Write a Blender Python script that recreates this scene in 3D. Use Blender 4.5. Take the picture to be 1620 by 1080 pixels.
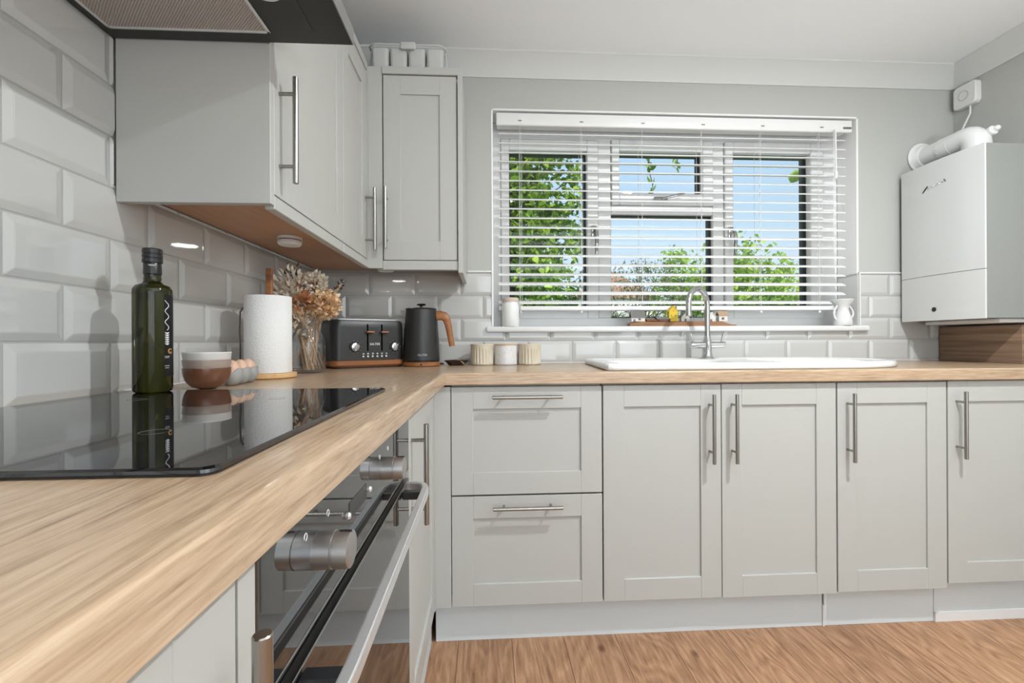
import bpy, bmesh, math, random
from mathutils import Vector, Matrix
for _o in list(bpy.data.objects): bpy.data.objects.remove(_o, do_unlink=True)
SC = bpy.context.scene
COL = SC.collection
PI = math.pi

# ------------------------------------------------------------------ camera
cam_data = bpy.data.cameras.new('camera'); cam_data.sensor_width = 36.0; cam_data.lens = 16.0
cam_data.clip_start = 0.02; cam_data.clip_end = 200
cam = bpy.data.objects.new('camera', cam_data); COL.objects.link(cam)
YAW, ROLL = 0.056, -0.005
fwd = Vector((math.sin(YAW), math.cos(YAW), 0)); rgt = Vector((math.cos(YAW), -math.sin(YAW), 0))
cx_ = rgt*math.cos(ROLL) + Vector((0, 0, 1))*math.sin(ROLL)
cz_ = -fwd; cy_ = cz_.cross(cx_)
mw = Matrix((cx_, cy_, cz_)).transposed().to_4x4(); mw.translation = Vector((0.750, -2.061, 1.010))
cam.matrix_world = mw
SC.camera = cam

# ------------------------------------------------------------------ colour management
SC.view_settings.view_transform = 'Standard'
SC.view_settings.look = 'None'
SC.view_settings.exposure = 0.0
SC.view_settings.gamma = 1.0
SC.view_settings.use_curve_mapping = False

# ------------------------------------------------------------------ world, sun, ceiling downlight, added fill lamps
world = bpy.data.worlds.new('world'); SC.world = world; world.use_nodes = True
wn = world.node_tree; wn.nodes.clear()
wo = wn.nodes.new('ShaderNodeOutputWorld'); wb = wn.nodes.new('ShaderNodeBackground')
wt = wn.nodes.new('ShaderNodeTexCoord'); ws = wn.nodes.new('ShaderNodeSeparateXYZ'); wr = wn.nodes.new('ShaderNodeValToRGB')
wr.color_ramp.elements[0].position = 0.0; wr.color_ramp.elements[0].color = (0.86, 0.93, 1.0, 1)
wr.color_ramp.elements[1].position = 0.55; wr.color_ramp.elements[1].color = (0.38, 0.64, 0.97, 1)
e_ = wr.color_ramp.elements.new(0.22); e_.color = (0.60, 0.82, 1.0, 1)
wn.links.new(wt.outputs['Generated'], ws.inputs[0]); wn.links.new(ws.outputs['Z'], wr.inputs[0])
wn.links.new(wr.outputs[0], wb.inputs[0]); wb.inputs[1].default_value = 1.0
wn.links.new(wb.outputs[0], wo.inputs[0])

def light(name, kind, loc, energy, color=(1, 1, 1), **kw):
    d = bpy.data.lights.new(name, kind); d.energy = energy; d.color = color
    for k, v in kw.items(): setattr(d, k, v)
    o = bpy.data.objects.new(name, d); COL.objects.link(o); o.location = loc
    return o
sun = light('sun', 'SUN', (0, -5, 20), 4.5, (1.0, 0.95, 0.86), angle=0.01)
sun.rotation_euler = Vector((0.25, 0.62, -0.75)).to_track_quat('-Z', 'Y').to_euler()
KEY = (1.95, -1.45, 2.268)
key = light('downlight_and_fill', 'AREA', KEY, 39.0, (0.95, 0.985, 1.0), shape='DISK', size=0.07)
rear_fill = light('rear_fill_light', 'AREA', (1.75, -3.95, 1.15), 27.0, (0.93, 0.985, 1.02), shape='RECTANGLE', size=2.2, size_y=1.95)  # unseen fill lamp added inside the made-up glazed opening
rear_fill.rotation_euler = (PI/2, 0, 0)
FILL_SPOTS = [(0.95, -2.75, 2.268), (2.35, -2.75, 2.268), (0.95, -1.75, 2.268)]  # unseen ceiling spots added as weak fill beside the main downlight
for i_, p_ in enumerate(FILL_SPOTS):
    light('downlight_and_fill', 'AREA', p_, 1.5, (0.965, 0.985, 0.985), shape='DISK', size=0.12)

up = light('bounce_fill_lamp', 'AREA', (2.05, -2.75, 1.16), 42.0, (0.935, 0.985, 1.02), shape='DISK', size=0.30)  # added upward fill lamp; its ceiling bounce brightens the room
up.rotation_euler = (PI, 0, 0)

# ------------------------------------------------------------------ materials
def nt(name):
    m = bpy.data.materials.new(name); m.use_nodes = True
    n = m.node_tree; p = n.nodes['Principled BSDF']
    return m, n, p
def mat(name, col, rough=0.5, metal=0.0, **kw):
    m, n, p = nt(name)
    p.inputs['Base Color'].default_value = (*col, 1); p.inputs['Roughness'].default_value = rough
    p.inputs['Metallic'].default_value = metal
    for k, v in kw.items(): p.inputs[k.replace('_', ' ')].default_value = v
    return m
def noise_bump(m, scale, strength, dist=0.001, vec=(1, 1, 1)):
    n = m.node_tree; p = n.nodes['Principled BSDF']
    tc = n.nodes.new('ShaderNodeTexCoord'); mp = n.nodes.new('ShaderNodeMapping'); mp.inputs['Scale'].default_value = vec
    nz = n.nodes.new('ShaderNodeTexNoise'); nz.inputs['Scale'].default_value = scale; nz.inputs['Detail'].default_value = 3
    b = n.nodes.new('ShaderNodeBump'); b.inputs['Strength'].default_value = strength; b.inputs['Distance'].default_value = dist
    n.links.new(tc.outputs['Object'], mp.inputs[0]); n.links.new(mp.outputs[0], nz.inputs['Vector'])
    n.links.new(nz.outputs[0], b.inputs['Height']); n.links.new(b.outputs[0], p.inputs['Normal'])
    return m
def ramp(n, stops):
    r = n.nodes.new('ShaderNodeValToRGB'); el = r.color_ramp.elements
    el[0].position, el[0].color = stops[0][0], (*stops[0][1], 1)
    el[1].position, el[1].color = stops[-1][0], (*stops[-1][1], 1)
    for s, c in stops[1:-1]:
        e = el.new(s); e.color = (*c, 1)
    return r
def wood(name, stops, axis, fine=90.0, stretch=0.035, rough=0.45, bump=0.15, broad=5.0, mixf=0.45):
    """streaky grain running along one axis of the object"""
    m, n, p = nt(name)
    tc = n.nodes.new('ShaderNodeTexCoord'); mp = n.nodes.new('ShaderNodeMapping')
    s = [1, 1, 1]; s[axis] = stretch; mp.inputs['Scale'].default_value = s
    n.links.new(tc.outputs['Object'], mp.inputs[0])
    a = n.nodes.new('ShaderNodeTexNoise'); a.inputs['Scale'].default_value = fine; a.inputs['Detail'].default_value = 6; a.inputs['Roughness'].default_value = 0.65
    b = n.nodes.new('ShaderNodeTexNoise'); b.inputs['Scale'].default_value = broad; b.inputs['Detail'].default_value = 4; b.inputs['Distortion'].default_value = 0.6
    s2 = [1, 1, 1]; s2[axis] = 0.18
    mp2 = n.nodes.new('ShaderNodeMapping'); mp2.inputs['Scale'].default_value = s2
    n.links.new(tc.outputs['Object'], mp2.inputs[0])
    n.links.new(mp.outputs[0], a.inputs['Vector']); n.links.new(mp2.outputs[0], b.inputs['Vector'])
    mx = n.nodes.new('ShaderNodeMix'); mx.data_type = 'FLOAT'; mx.inputs[0].default_value = mixf
    n.links.new(a.outputs[0], mx.inputs[2]); n.links.new(b.outputs[0], mx.inputs[3])
    r = ramp(n, stops); n.links.new(mx.outputs[0], r.inputs[0]); n.links.new(r.outputs[0], p.inputs['Base Color'])
    bp = n.nodes.new('ShaderNodeBump'); bp.inputs['Strength'].default_value = bump; bp.inputs['Distance'].default_value = 0.0006
    n.links.new(a.outputs[0], bp.inputs['Height']); n.links.new(bp.outputs[0], p.inputs['Normal'])
    p.inputs['Roughness'].default_value = rough
    return m
OAK = [(0.30, (0.19, 0.122, 0.074)), (0.42, (0.365, 0.25, 0.157)), (0.52, (0.465, 0.328, 0.212)), (0.68, (0.575, 0.435, 0.305))]
M = {}
M['oak_x'] = wood('oak_laminate_along_x', OAK, 0, rough=0.34, fine=230, stretch=0.05, mixf=0.26, broad=7.0, bump=0.05)
M['oak_y'] = wood('oak_laminate_along_y', OAK, 1, rough=0.34, fine=230, stretch=0.05, mixf=0.26, broad=7.0, bump=0.05)
for k_ in ('oak_x', 'oak_y'):
    p_ = M[k_].node_tree.nodes['Principled BSDF']; p_.inputs['Coat Weight'].default_value = 0.3; p_.inputs['Coat Roughness'].default_value = 0.07
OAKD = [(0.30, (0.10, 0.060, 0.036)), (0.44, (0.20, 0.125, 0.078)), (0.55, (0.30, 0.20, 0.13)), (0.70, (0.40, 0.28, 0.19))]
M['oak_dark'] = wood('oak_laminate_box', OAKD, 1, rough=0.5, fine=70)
M['walnut'] = wood('acacia_wood', [(0.3, (0.13, 0.040, 0.012)), (0.5, (0.30, 0.115, 0.038)), (0.7, (0.46, 0.21, 0.08))], 0, fine=60, rough=0.4)
M['beech'] = wood('beech_underside', [(0.3, (0.42, 0.22, 0.12)), (0.55, (0.52, 0.29, 0.17)), (0.75, (0.60, 0.36, 0.22))], 1, rough=0.45)
M['bamboo'] = wood('bamboo', [(0.3, (0.50, 0.28, 0.12)), (0.5, (0.66, 0.40, 0.18)), (0.7, (0.74, 0.5, 0.26))], 0, rough=0.4)
M['lime'] = wood('light_wood', [(0.3, (0.45, 0.30, 0.17)), (0.7, (0.66, 0.49, 0.32))], 0, rough=0.5)
M['cabinet'] = mat('cabinet_paint', (0.452, 0.451, 0.428), 0.38)
M['cabgap'] = mat('cabinet_edge_dark', (0.30, 0.295, 0.28), 0.6)
M['plinth'] = mat('plinth_grey', (0.62, 0.66, 0.67), 0.45)
M['wall'] = noise_bump(mat('wall_paint_grey', (0.455, 0.46, 0.435), 0.75), 180, 0.08)
M['ceil'] = noise_bump(mat('ceiling_paint', (0.84, 0.86, 0.87), 0.8), 150, 0.06)
M['coving'] = mat('coving_paint', (0.64, 0.655, 0.64), 0.6)
M['reveal'] = mat('reveal_paint', (0.88, 0.88, 0.87), 0.6)
M['tile'] = noise_bump(mat('white_glazed_tile', (0.53, 0.53, 0.515), 0.06, IOR=1.75), 14, 0.10, 0.004)
M['grout'] = mat('grout', (0.40, 0.40, 0.385), 0.85)
M['upvc'] = mat('white_upvc', (0.82, 0.825, 0.825), 0.28)
M['gasket'] = mat('black_gasket', (0.02, 0.02, 0.022), 0.6)
M['blind'] = mat('white_blind_slat', (0.84, 0.83, 0.82), 0.35)
M['blindrail'] = mat('white_blind_rail', (0.80, 0.80, 0.79), 0.35)
M['cord'] = mat('white_cord', (0.75, 0.75, 0.74), 0.8)
M['nickel'] = noise_bump(mat('brushed_nickel', (0.36, 0.345, 0.32), 0.26, 1.0), 300, 0.05, 0.0005, (1, 1, 0.05))
M['steel'] = noise_bump(mat('brushed_steel', (0.78, 0.78, 0.78), 0.42, 0.85), 260, 0.12, 0.0005)
M['knobsteel'] = mat('satin_grey_knob', (0.50, 0.49, 0.48), 0.36, 1.0)
M['chrome'] = mat('chrome', (0.58, 0.585, 0.59), 0.05, 1.0)
M['blackglass'] = mat('black_glass', (0.006, 0.006, 0.007), 0.02, IOR=1.75)
M['ovenglass'] = mat('oven_mirror_glass', (0.012, 0.012, 0.012), 0.03, IOR=2.1)
M['blacktrim'] = mat('black_trim', (0.012, 0.012, 0.013), 0.3)
M['black'] = mat('matt_black_enamel', (0.024, 0.024, 0.024), 0.36)
M['hood'] = mat('hood_black', (0.022, 0.023, 0.022), 0.4)
M['ceramic'] = mat('white_ceramic', (0.72, 0.72, 0.71), 0.08)
M['white'] = mat('white_plastic', (0.76, 0.76, 0.75), 0.35)
M['boiler'] = mat('white_gloss_steel', (0.66, 0.67, 0.665), 0.10)
M['boilerside'] = mat('white_steel_shaded', (0.27, 0.28, 0.265), 0.45)  # same white casing made darker, the side's shade put into its colour
M['silver'] = mat('silver_print', (0.75, 0.75, 0.76), 0.25, 0.8)
M['whiteprint'] = mat('white_print', (0.85, 0.85, 0.85), 0.5)
M['gold'] = mat('gold_print', (0.72, 0.42, 0.10), 0.4, 0.4)
M['brownglaze'] = noise_bump(mat('brown_glaze', (0.145, 0.062, 0.035), 0.18), 120, 0.2)
M['greyglaze'] = noise_bump(mat('grey_brown_glaze', (0.34, 0.27, 0.23), 0.22), 120, 0.2)
M['paleglaze'] = mat('pale_speckled_glaze', (0.60, 0.57, 0.54), 0.2)
M['egg'] = noise_bump(mat('egg_shell', (0.66, 0.43, 0.31), 0.45), 300, 0.1)
M['cupgrey'] = mat('grey_egg_cup', (0.34, 0.34, 0.33), 0.5)
M['paper'] = noise_bump(mat('paper_towel', (0.80, 0.80, 0.79), 0.95), 220, 0.8, 0.002)
M['potbeige'] = mat('beige_stoneware', (0.62, 0.55, 0.43), 0.35)
M['potmarble'] = None
M['jarwhite'] = mat('frosted_white_glass', (0.78, 0.79, 0.77), 0.25)
M['outwhite'] = mat('outside_white', (0.75, 0.75, 0.72), 0.8)

def glass(name, tint=(1, 1, 1), gloss=0.08):
    m = bpy.data.materials.new(name); m.use_nodes = True; n = m.node_tree; n.nodes.clear()
    o = n.nodes.new('ShaderNodeOutputMaterial'); t = n.nodes.new('ShaderNodeBsdfTransparent'); t.inputs[0].default_value = (*tint, 1)
    g = n.nodes.new('ShaderNodeBsdfGlossy'); g.inputs['Roughness'].default_value = 0.01
    f = n.nodes.new('ShaderNodeFresnel'); f.inputs[0].default_value = 1.45
    mx = n.nodes.new('ShaderNodeMixShader')
    n.links.new(f.outputs[0], mx.inputs[0]); n.links.new(t.outputs[0], mx.inputs[1]); n.links.new(g.outputs[0], mx.inputs[2])
    n.links.new(mx.outputs[0], o.inputs[0]); return m
M['pane'] = glass('window_glass')
def thin_glass(name, tint):
    m = bpy.data.materials.new(name); m.use_nodes = True; n = m.node_tree; n.nodes.clear(); L = n.links
    o = n.nodes.new('ShaderNodeOutputMaterial'); t = n.nodes.new('ShaderNodeBsdfTransparent'); t.inputs[0].default_value = (*tint, 1)
    g = n.nodes.new('ShaderNodeBsdfGlossy'); g.inputs['Roughness'].default_value = 0.02
    w = n.nodes.new('ShaderNodeLayerWeight'); p = n.nodes.new('ShaderNodeMath'); p.operation = 'POWER'; p.inputs[1].default_value = 2.2
    q = n.nodes.new('ShaderNodeMath'); q.operation = 'MULTIPLY_ADD'; q.inputs[1].default_value = 0.75; q.inputs[2].default_value = 0.04
    mx = n.nodes.new('ShaderNodeMixShader'); L.new(w.outputs['Facing'], p.inputs[0]); L.new(p.outputs[0], q.inputs[0]); L.new(q.outputs[0], mx.inputs[0])
    L.new(t.outputs[0], mx.inputs[1]); L.new(g.outputs[0], mx.inputs[2]); L.new(mx.outputs[0], o.inputs[0]); return m
M['vaseglass'] = thin_glass('clear_jar_glass', (0.955, 0.965, 0.97))
M['bottleglass'] = mat('olive_bottle_glass', (0.048, 0.052, 0.006), 0.03, Transmission_Weight=1.0, IOR=1.45)

def marble():
    m, n, p = nt('white_marble'); tc = n.nodes.new('ShaderNodeTexCoord')
    w = n.nodes.new('ShaderNodeTexNoise'); w.inputs['Scale'].default_value = 22; w.inputs['Detail'].default_value = 8; w.inputs['Distortion'].default_value = 2.5
    r = ramp(n, [(0.42, (0.74, 0.73, 0.73)), (0.50, (0.66, 0.645, 0.64)), (0.55, (0.76, 0.75, 0.75)), (0.7, (0.74, 0.73, 0.73))])
    n.links.new(tc.outputs['Object'], w.inputs['Vector']); n.links.new(w.outputs[0], r.inputs[0]); n.links.new(r.outputs[0], p.inputs['Base Color'])
    p.inputs['Roughness'].default_value = 0.3; return m
M['potmarble'] = marble()

def floor_mat():
    m, n, p = nt('wood_plank_floor'); L = n.links
    tc = n.nodes.new('ShaderNodeTexCoord'); mp = n.nodes.new('ShaderNodeMapping'); mp.inputs['Rotation'].default_value = (0, 0, PI/2); mp.inputs['Location'].default_value = (0.31, 0.06, 0)
    L.new(tc.outputs['Object'], mp.inputs[0])
    br = n.nodes.new('ShaderNodeTexBrick'); br.inputs['Scale'].default_value = 1.0; br.inputs['Brick Width'].default_value = 1.2; br.inputs['Row Height'].default_value = 0.178
    br.inputs['Mortar Size'].default_value = 0.0012; br.inputs['Mortar Smooth'].default_value = 0.3; br.offset = 0.37
    br.inputs['Color1'].default_value = (0, 0, 0, 1); br.inputs['Color2'].default_value = (1, 1, 1, 1); br.inputs['Mortar'].default_value = (0.5, 0.5, 0.5, 1)
    L.new(mp.outputs[0], br.inputs['Vector'])
    # per-plank offset of the grain
    sc = n.nodes.new('ShaderNodeVectorMath'); sc.operation = 'SCALE'; sc.inputs[3].default_value = 7.0
    L.new(br.outputs['Color'], sc.inputs[0])
    ad = n.nodes.new('ShaderNodeVectorMath'); ad.operation = 'ADD'; L.new(tc.outputs['Object'], ad.inputs[0]); L.new(sc.outputs[0], ad.inputs[1])
    m1 = n.nodes.new('ShaderNodeMapping'); m1.inputs['Scale'].default_value = (1, 0.10, 1); L.new(ad.outputs[0], m1.inputs[0])
    fine = n.nodes.new('ShaderNodeTexNoise'); fine.inputs['Scale'].default_value = 95; fine.inputs['Detail'].default_value = 9; fine.inputs['Roughness'].default_value = 0.62; L.new(m1.outputs[0], fine.inputs['Vector'])
    m2 = n.nodes.new('ShaderNodeMapping'); m2.inputs['Scale'].default_value = (1, 0.22, 1); L.new(ad.outputs[0], m2.inputs[0])
    ring = n.nodes.new('ShaderNodeTexNoise'); ring.inputs['Scale'].default_value = 6.5; ring.inputs['Detail'].default_value = 2; ring.inputs['Distortion'].default_value = 0.4; L.new(m2.outputs[0], ring.inputs['Vector'])
    mul = n.nodes.new('ShaderNodeMath'); mul.operation = 'MULTIPLY'; mul.inputs[1].default_value = 34.0; L.new(ring.outputs[0], mul.inputs[0])
    pp = n.nodes.new('ShaderNodeMath'); pp.operation = 'PINGPONG'; pp.inputs[1].default_value = 1.0; L.new(mul.outputs[0], pp.inputs[0])
    mx = n.nodes.new('ShaderNodeMix'); mx.data_type = 'FLOAT'; mx.inputs[0].default_value = 0.17; L.new(fine.outputs[0], mx.inputs[2]); L.new(pp.outputs[0], mx.inputs[3])
    r = ramp(n, [(0.28, (0.215, 0.108, 0.056)), (0.42, (0.325, 0.174, 0.096)), (0.54, (0.40, 0.224, 0.125)), (0.72, (0.52, 0.315, 0.185))])
    L.new(mx.outputs[0], r.inputs[0])
    # knots
    vo = n.nodes.new('ShaderNodeTexVoronoi'); vo.inputs['Scale'].default_value = 3.3; m3 = n.nodes.new('ShaderNodeMapping'); m3.inputs['Scale'].default_value = (1.3, 0.8, 1); L.new(ad.outputs[0], m3.inputs[0]); L.new(m3.outputs[0], vo.inputs['Vector'])
    kr = ramp(n, [(0.0, (0.25, 0.2, 0.18)), (0.035, (0.45, 0.38, 0.33)), (0.075, (1, 1, 1))]); L.new(vo.outputs['Distance'], kr.inputs[0])
    mk = n.nodes.new('ShaderNodeMix'); mk.data_type = 'RGBA'; mk.blend_type = 'MULTIPLY'; mk.inputs[0].default_value = 1.0; L.new(r.outputs[0], mk.inputs[6]); L.new(kr.outputs[0], mk.inputs[7])
    # plank tint and seams
    tn = ramp(n, [(0.0, (0.86, 0.84, 0.82)), (1.0, (1.10, 1.10, 1.08))]); L.new(br.outputs['Color'], tn.inputs[0])
    mt = n.nodes.new('ShaderNodeMix'); mt.data_type = 'RGBA'; mt.blend_type = 'MULTIPLY'; mt.inputs[0].default_value = 1.0; L.new(mk.outputs[2], mt.inputs[6]); L.new(tn.outputs[0], mt.inputs[7])
    ms = n.nodes.new('ShaderNodeMix'); ms.data_type = 'RGBA'; L.new(br.outputs['Fac'], ms.inputs[0]); L.new(mt.outputs[2], ms.inputs[6]); ms.inputs[7].default_value = (0.10, 0.05, 0.03, 1)
    L.new(ms.outputs[2], p.inputs['Base Color']); p.inputs['Roughness'].default_value = 0.5
    return m
M['floor'] = floor_mat()

def filter_mat():
    m, n, p = nt('grease_filter_mesh'); tc = n.nodes.new('ShaderNodeTexCoord')
    w = n.nodes.new('ShaderNodeTexWave'); w.wave_type = 'BANDS'; w.bands_direction = 'DIAGONAL'; w.inputs['Scale'].default_value = 110; w.inputs['Distortion'].default_value = 1.5
    r = ramp(n, [(0.0, (0.42, 0.36, 0.33)), (1.0, (0.70, 0.62, 0.57))]); b = n.nodes.new('ShaderNodeBump'); b.inputs['Distance'].default_value = 0.002
    n.links.new(tc.outputs['Object'], w.inputs['Vector']); n.links.new(w.outputs[0], r.inputs[0]); n.links.new(w.outputs[0], b.inputs['Height'])
    n.links.new(r.outputs[0], p.inputs['Base Color']); n.links.new(b.outputs[0], p.inputs['Normal'])
    p.inputs['Metallic'].default_value = 0.25; p.inputs['Roughness'].default_value = 0.45
    return m
M['filter'] = filter_mat()

def leaf_mat(name, c1, c2, trans=0.35, dead=False):
    m = bpy.data.materials.new(name); m.use_nodes = True; n = m.node_tree; n.nodes.clear(); L = n.links
    o = n.nodes.new('ShaderNodeOutputMaterial'); d = n.nodes.new('ShaderNodeBsdfDiffuse'); t = n.nodes.new('ShaderNodeBsdfTranslucent'); mx = n.nodes.new('ShaderNodeMixShader'); mx.inputs[0].default_value = trans
    g = n.nodes.new('ShaderNodeNewGeometry'); r = ramp(n, [(0.0, c1), (1.0, c2)])
    L.new(g.outputs['Random Per Island'], r.inputs[0]); L.new(r.outputs[0], d.inputs[0]); L.new(r.outputs[0], t.inputs[0])
    L.new(d.outputs[0], mx.inputs[1]); L.new(t.outputs[0], mx.inputs[2]); L.new(mx.outputs[0], o.inputs[0]); return m
M['leaf_bright'] = leaf_mat('bright_green_leaves', (0.07, 0.17, 0.015), (0.55, 0.74, 0.12), 0.45)
M['leaf_mid'] = leaf_mat('mid_green_leaves', (0.05, 0.13, 0.03), (0.25, 0.42, 0.08), 0.4)
M['leaf_lime'] = leaf_mat('lime_green_leaves', (0.18, 0.34, 0.05), (0.64, 0.78, 0.18), 0.45)
M['leaf_dull'] = leaf_mat('dull_olive_leaves', (0.10, 0.14, 0.07), (0.40, 0.42, 0.26), 0.3)
M['bark'] = mat('bark', (0.10, 0.075, 0.055), 0.9)
M['grass'] = noise_bump(mat('lawn', (0.16, 0.30, 0.07), 0.95), 30, 0.5, 0.02)
M['dry_cream'] = leaf_mat('dried_cream_leaves', (0.55, 0.47, 0.36), (0.90, 0.86, 0.78), 0.3)
M['dry_orange'] = leaf_mat('dried_peach_petals', (0.62, 0.33, 0.15), (0.93, 0.76, 0.52), 0.25)
M['dry_rust'] = leaf_mat('dried_rust_petals', (0.32, 0.14, 0.07), (0.60, 0.32, 0.16), 0.2)
M['dry_dark'] = leaf_mat('dried_dark_leaves', (0.03, 0.022, 0.02), (0.10, 0.07, 0.055), 0.1)
M['dry_stem'] = mat('dried_stems', (0.52, 0.34, 0.20), 0.8)
M['ivory'] = mat('ivory_fluted', (0.62, 0.55, 0.43), 0.35)
M['brickred'] = mat('outside_brick', (0.50, 0.27, 0.20), 0.9)
M['drift'] = wood('driftwood', [(0.3, (0.16, 0.075, 0.035)), (0.6, (0.36, 0.19, 0.10))], 0, rough=0.8)
M['yellow'] = mat('yellow_paint', (0.72, 0.50, 0.03), 0.6)
M['greywood'] = mat('weathered_grey', (0.17, 0.165, 0.16), 0.8)
M['whitewood'] = mat('chalky_white_wood', (0.66, 0.64, 0.60), 0.8)
M['redbrown'] = mat('red_brown_wood', (0.20, 0.085, 0.05), 0.8)
M['tanwood'] = mat('tan_wood', (0.40, 0.27, 0.17), 0.8)

# ------------------------------------------------------------------ mesh builder
def rotm(ax, a): return Matrix.Rotation(a, 4, ax)
class MB:
    def __init__(s): s.bm = bmesh.new()
    def _xf(s, vs, xf):
        if xf is not None:
            for v in vs: v.co = xf @ v.co
    def box(s, x0, x1, y0, y1, z0, z1, bev=0.0, seg=1, xf=None):
        t = bmesh.new()
        r = bmesh.ops.create_cube(t, size=1.0)
        for v in r['verts']:
            v.co = Vector((x0+(v.co.x+.5)*(x1-x0), y0+(v.co.y+.5)*(y1-y0), z0+(v.co.z+.5)*(z1-z0)))
        if bev > 0: bmesh.ops.bevel(t, geom=list(t.edges), offset=bev, segments=seg, profile=0.5, affect='EDGES', clamp_overlap=True)
        s.merge(t, xf); return s
    def merge(s, t, xf=None):
        mp = {}
        for v in t.verts:
            mp[v] = s.bm.verts.new(xf @ v.co if xf is not None else v.co)
        for f in t.faces:
            try: s.bm.faces.new([mp[v] for v in f.verts])
            except ValueError: pass
        t.free()
    def lathe(s, prof, c=(0, 0, 0), seg=32, xf=None, close=False):
        rings = []
        for r, z in prof:
            if r < 1e-6: rings.append([s.bm.verts.new((c[0], c[1], c[2]+z))])
            else: rings.append([s.bm.verts.new((c[0]+r*math.cos(2*PI*i/seg), c[1]+r*math.sin(2*PI*i/seg), c[2]+z)) for i in range(seg)])
        for a, b in zip(rings, rings[1:]):
            for i in range(seg):
                j = (i+1) % seg
                if len(a) == 1 and len(b) == 1: continue
                if len(a) == 1: s.bm.faces.new((a[0], b[i], b[j]))
                elif len(b) == 1: s.bm.faces.new((a[i], a[j], b[0]))
                else: s.bm.faces.new((a[i], a[j], b[j], b[i]))
        vs = [v for r in rings for v in r]
        if xf is not None: s._xf(vs, xf)
        return s
    def cyl(s, p0, p1, r0, r1=None, seg=20, caps=True, bev=0.0):
        p0, p1 = Vector(p0), Vector(p1); r1 = r0 if r1 is None else r1
        h = (p1-p0).length; q = (p1-p0).to_track_quat('Z', 'Y').to_matrix().to_4x4(); q.translation = p0
        if bev > 0: prof = [(0, 0), (r0-bev, 0), (r0, bev), (r1, h-bev), (r1-bev, h), (0, h)]
        elif caps: prof = [(0, 0), (r0, 0), (r1, h), (0, h)]
        else: prof = [(r0, 0), (r1, h)]
        return s.lathe(prof, seg=seg, xf=q)
    def tube(s, pts, r, seg=12, caps=True, sq=None):
        pts = [Vector(p) for p in pts]; n = len(pts); rs = r if isinstance(r, (list, tuple)) else [r]*n
        up = None; rings = []
        for i, p in enumerate(pts):
            d = (pts[min(i+1, n-1)] - pts[max(i-1, 0)]).normalized()
            if up is None:
                up = Vector((0, 0, 1)) if abs(d.z) < 0.9 else Vector((1, 0, 0))
            up = (up - d*up.dot(d)).normalized(); sd = d.cross(up)
            k = sq or (1, 1)
            rings.append([s.bm.verts.new(p + (sd*math.cos(2*PI*j/seg)*k[0] + up*math.sin(2*PI*j/seg)*k[1])*rs[i]) for j in range(seg)])
        for a, b in zip(rings, rings[1:]):
            for j in range(seg):
                k2 = (j+1) % seg; s.bm.faces.new((a[j], a[k2], b[k2], b[j]))
        if caps:
            s.bm.faces.new(rings[0][::-1]); s.bm.faces.new(rings[-1])
        return s
    def prism(s, pts, vec, cap=True):
        """planar polygon of 3d points extruded by vec"""
        vec = Vector(vec); a = [s.bm.verts.new(p) for p in pts]; b = [s.bm.verts.new(Vector(p)+vec) for p in pts]
        n = len(pts)
        for i in range(n): s.bm.faces.new((a[i], a[(i+1) % n], b[(i+1) % n], b[i]))
        if cap: s.bm.faces.new(a[::-1]); s.bm.faces.new(b)
        return s
    def ball(s, c, r, sub=2, sc=(1, 1, 1), xf=None):
        t = bmesh.new(); bmesh.ops.create_icosphere(t, subdivisions=sub, radius=r)
        for v in t.verts: v.co = Vector((v.co.x*sc[0]+c[0], v.co.y*sc[1]+c[1], v.co.z*sc[2]+c[2]))
        s.merge(t, xf); return s
    def build(s, name, m, parent=None, world=True, sharp=0.6, smooth=True):
        bm = s.bm
        bmesh.ops.recalc_face_normals(bm, faces=list(bm.faces))
        if parent is not None and world:
            w = Vector((0, 0, 0)); q = parent
            while q is not None: w += q.location; q = q.parent
            for v in bm.verts: v.co -= w
        if smooth:
            for f in bm.faces: f.smooth = True
            for e in bm.edges:
                if len(e.link_faces) == 2:
                    if e.calc_face_angle(0) > sharp: e.smooth = False
        me = bpy.data.meshes.new(name); bm.to_mesh(me); bm.free()
        for mm in (m if isinstance(m, (list, tuple)) else [m]): me.materials.append(mm)
        o = bpy.data.objects.new(name, me); COL.objects.link(o)
        if parent is not None: o.parent = parent
        return o
def thing(name, label, cat, loc=(0, 0, 0), rotz=0.0, group=None):
    o = bpy.data.objects.new(name, None); COL.objects.link(o); o.location = loc; o.rotation_euler = (0, 0, rotz)
    o.empty_display_size = 0.05; o['label'] = label; o['category'] = cat
    if group: o['group'] = group
    return o
def tag(o, label, cat, group=None, kind=None):
    o['label'] = label; o['category'] = cat
    if group: o['group'] = group
    if kind: o['kind'] = kind
    return o
def structure(o):
    o['kind'] = 'structure'; return o
def box(name, m, parent, *a, **k):
    w = k.pop('world', True); return MB().box(*a, **k).build(name, m, parent, world=w)
def arc(c, r, a0, a1, n, plane='xy'):
    out = []
    for i in range(n+1):
        a = a0+(a1-a0)*i/n
        out.append((c[0]+r*math.cos(a), c[1]+r*math.sin(a)))
    return out
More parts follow.
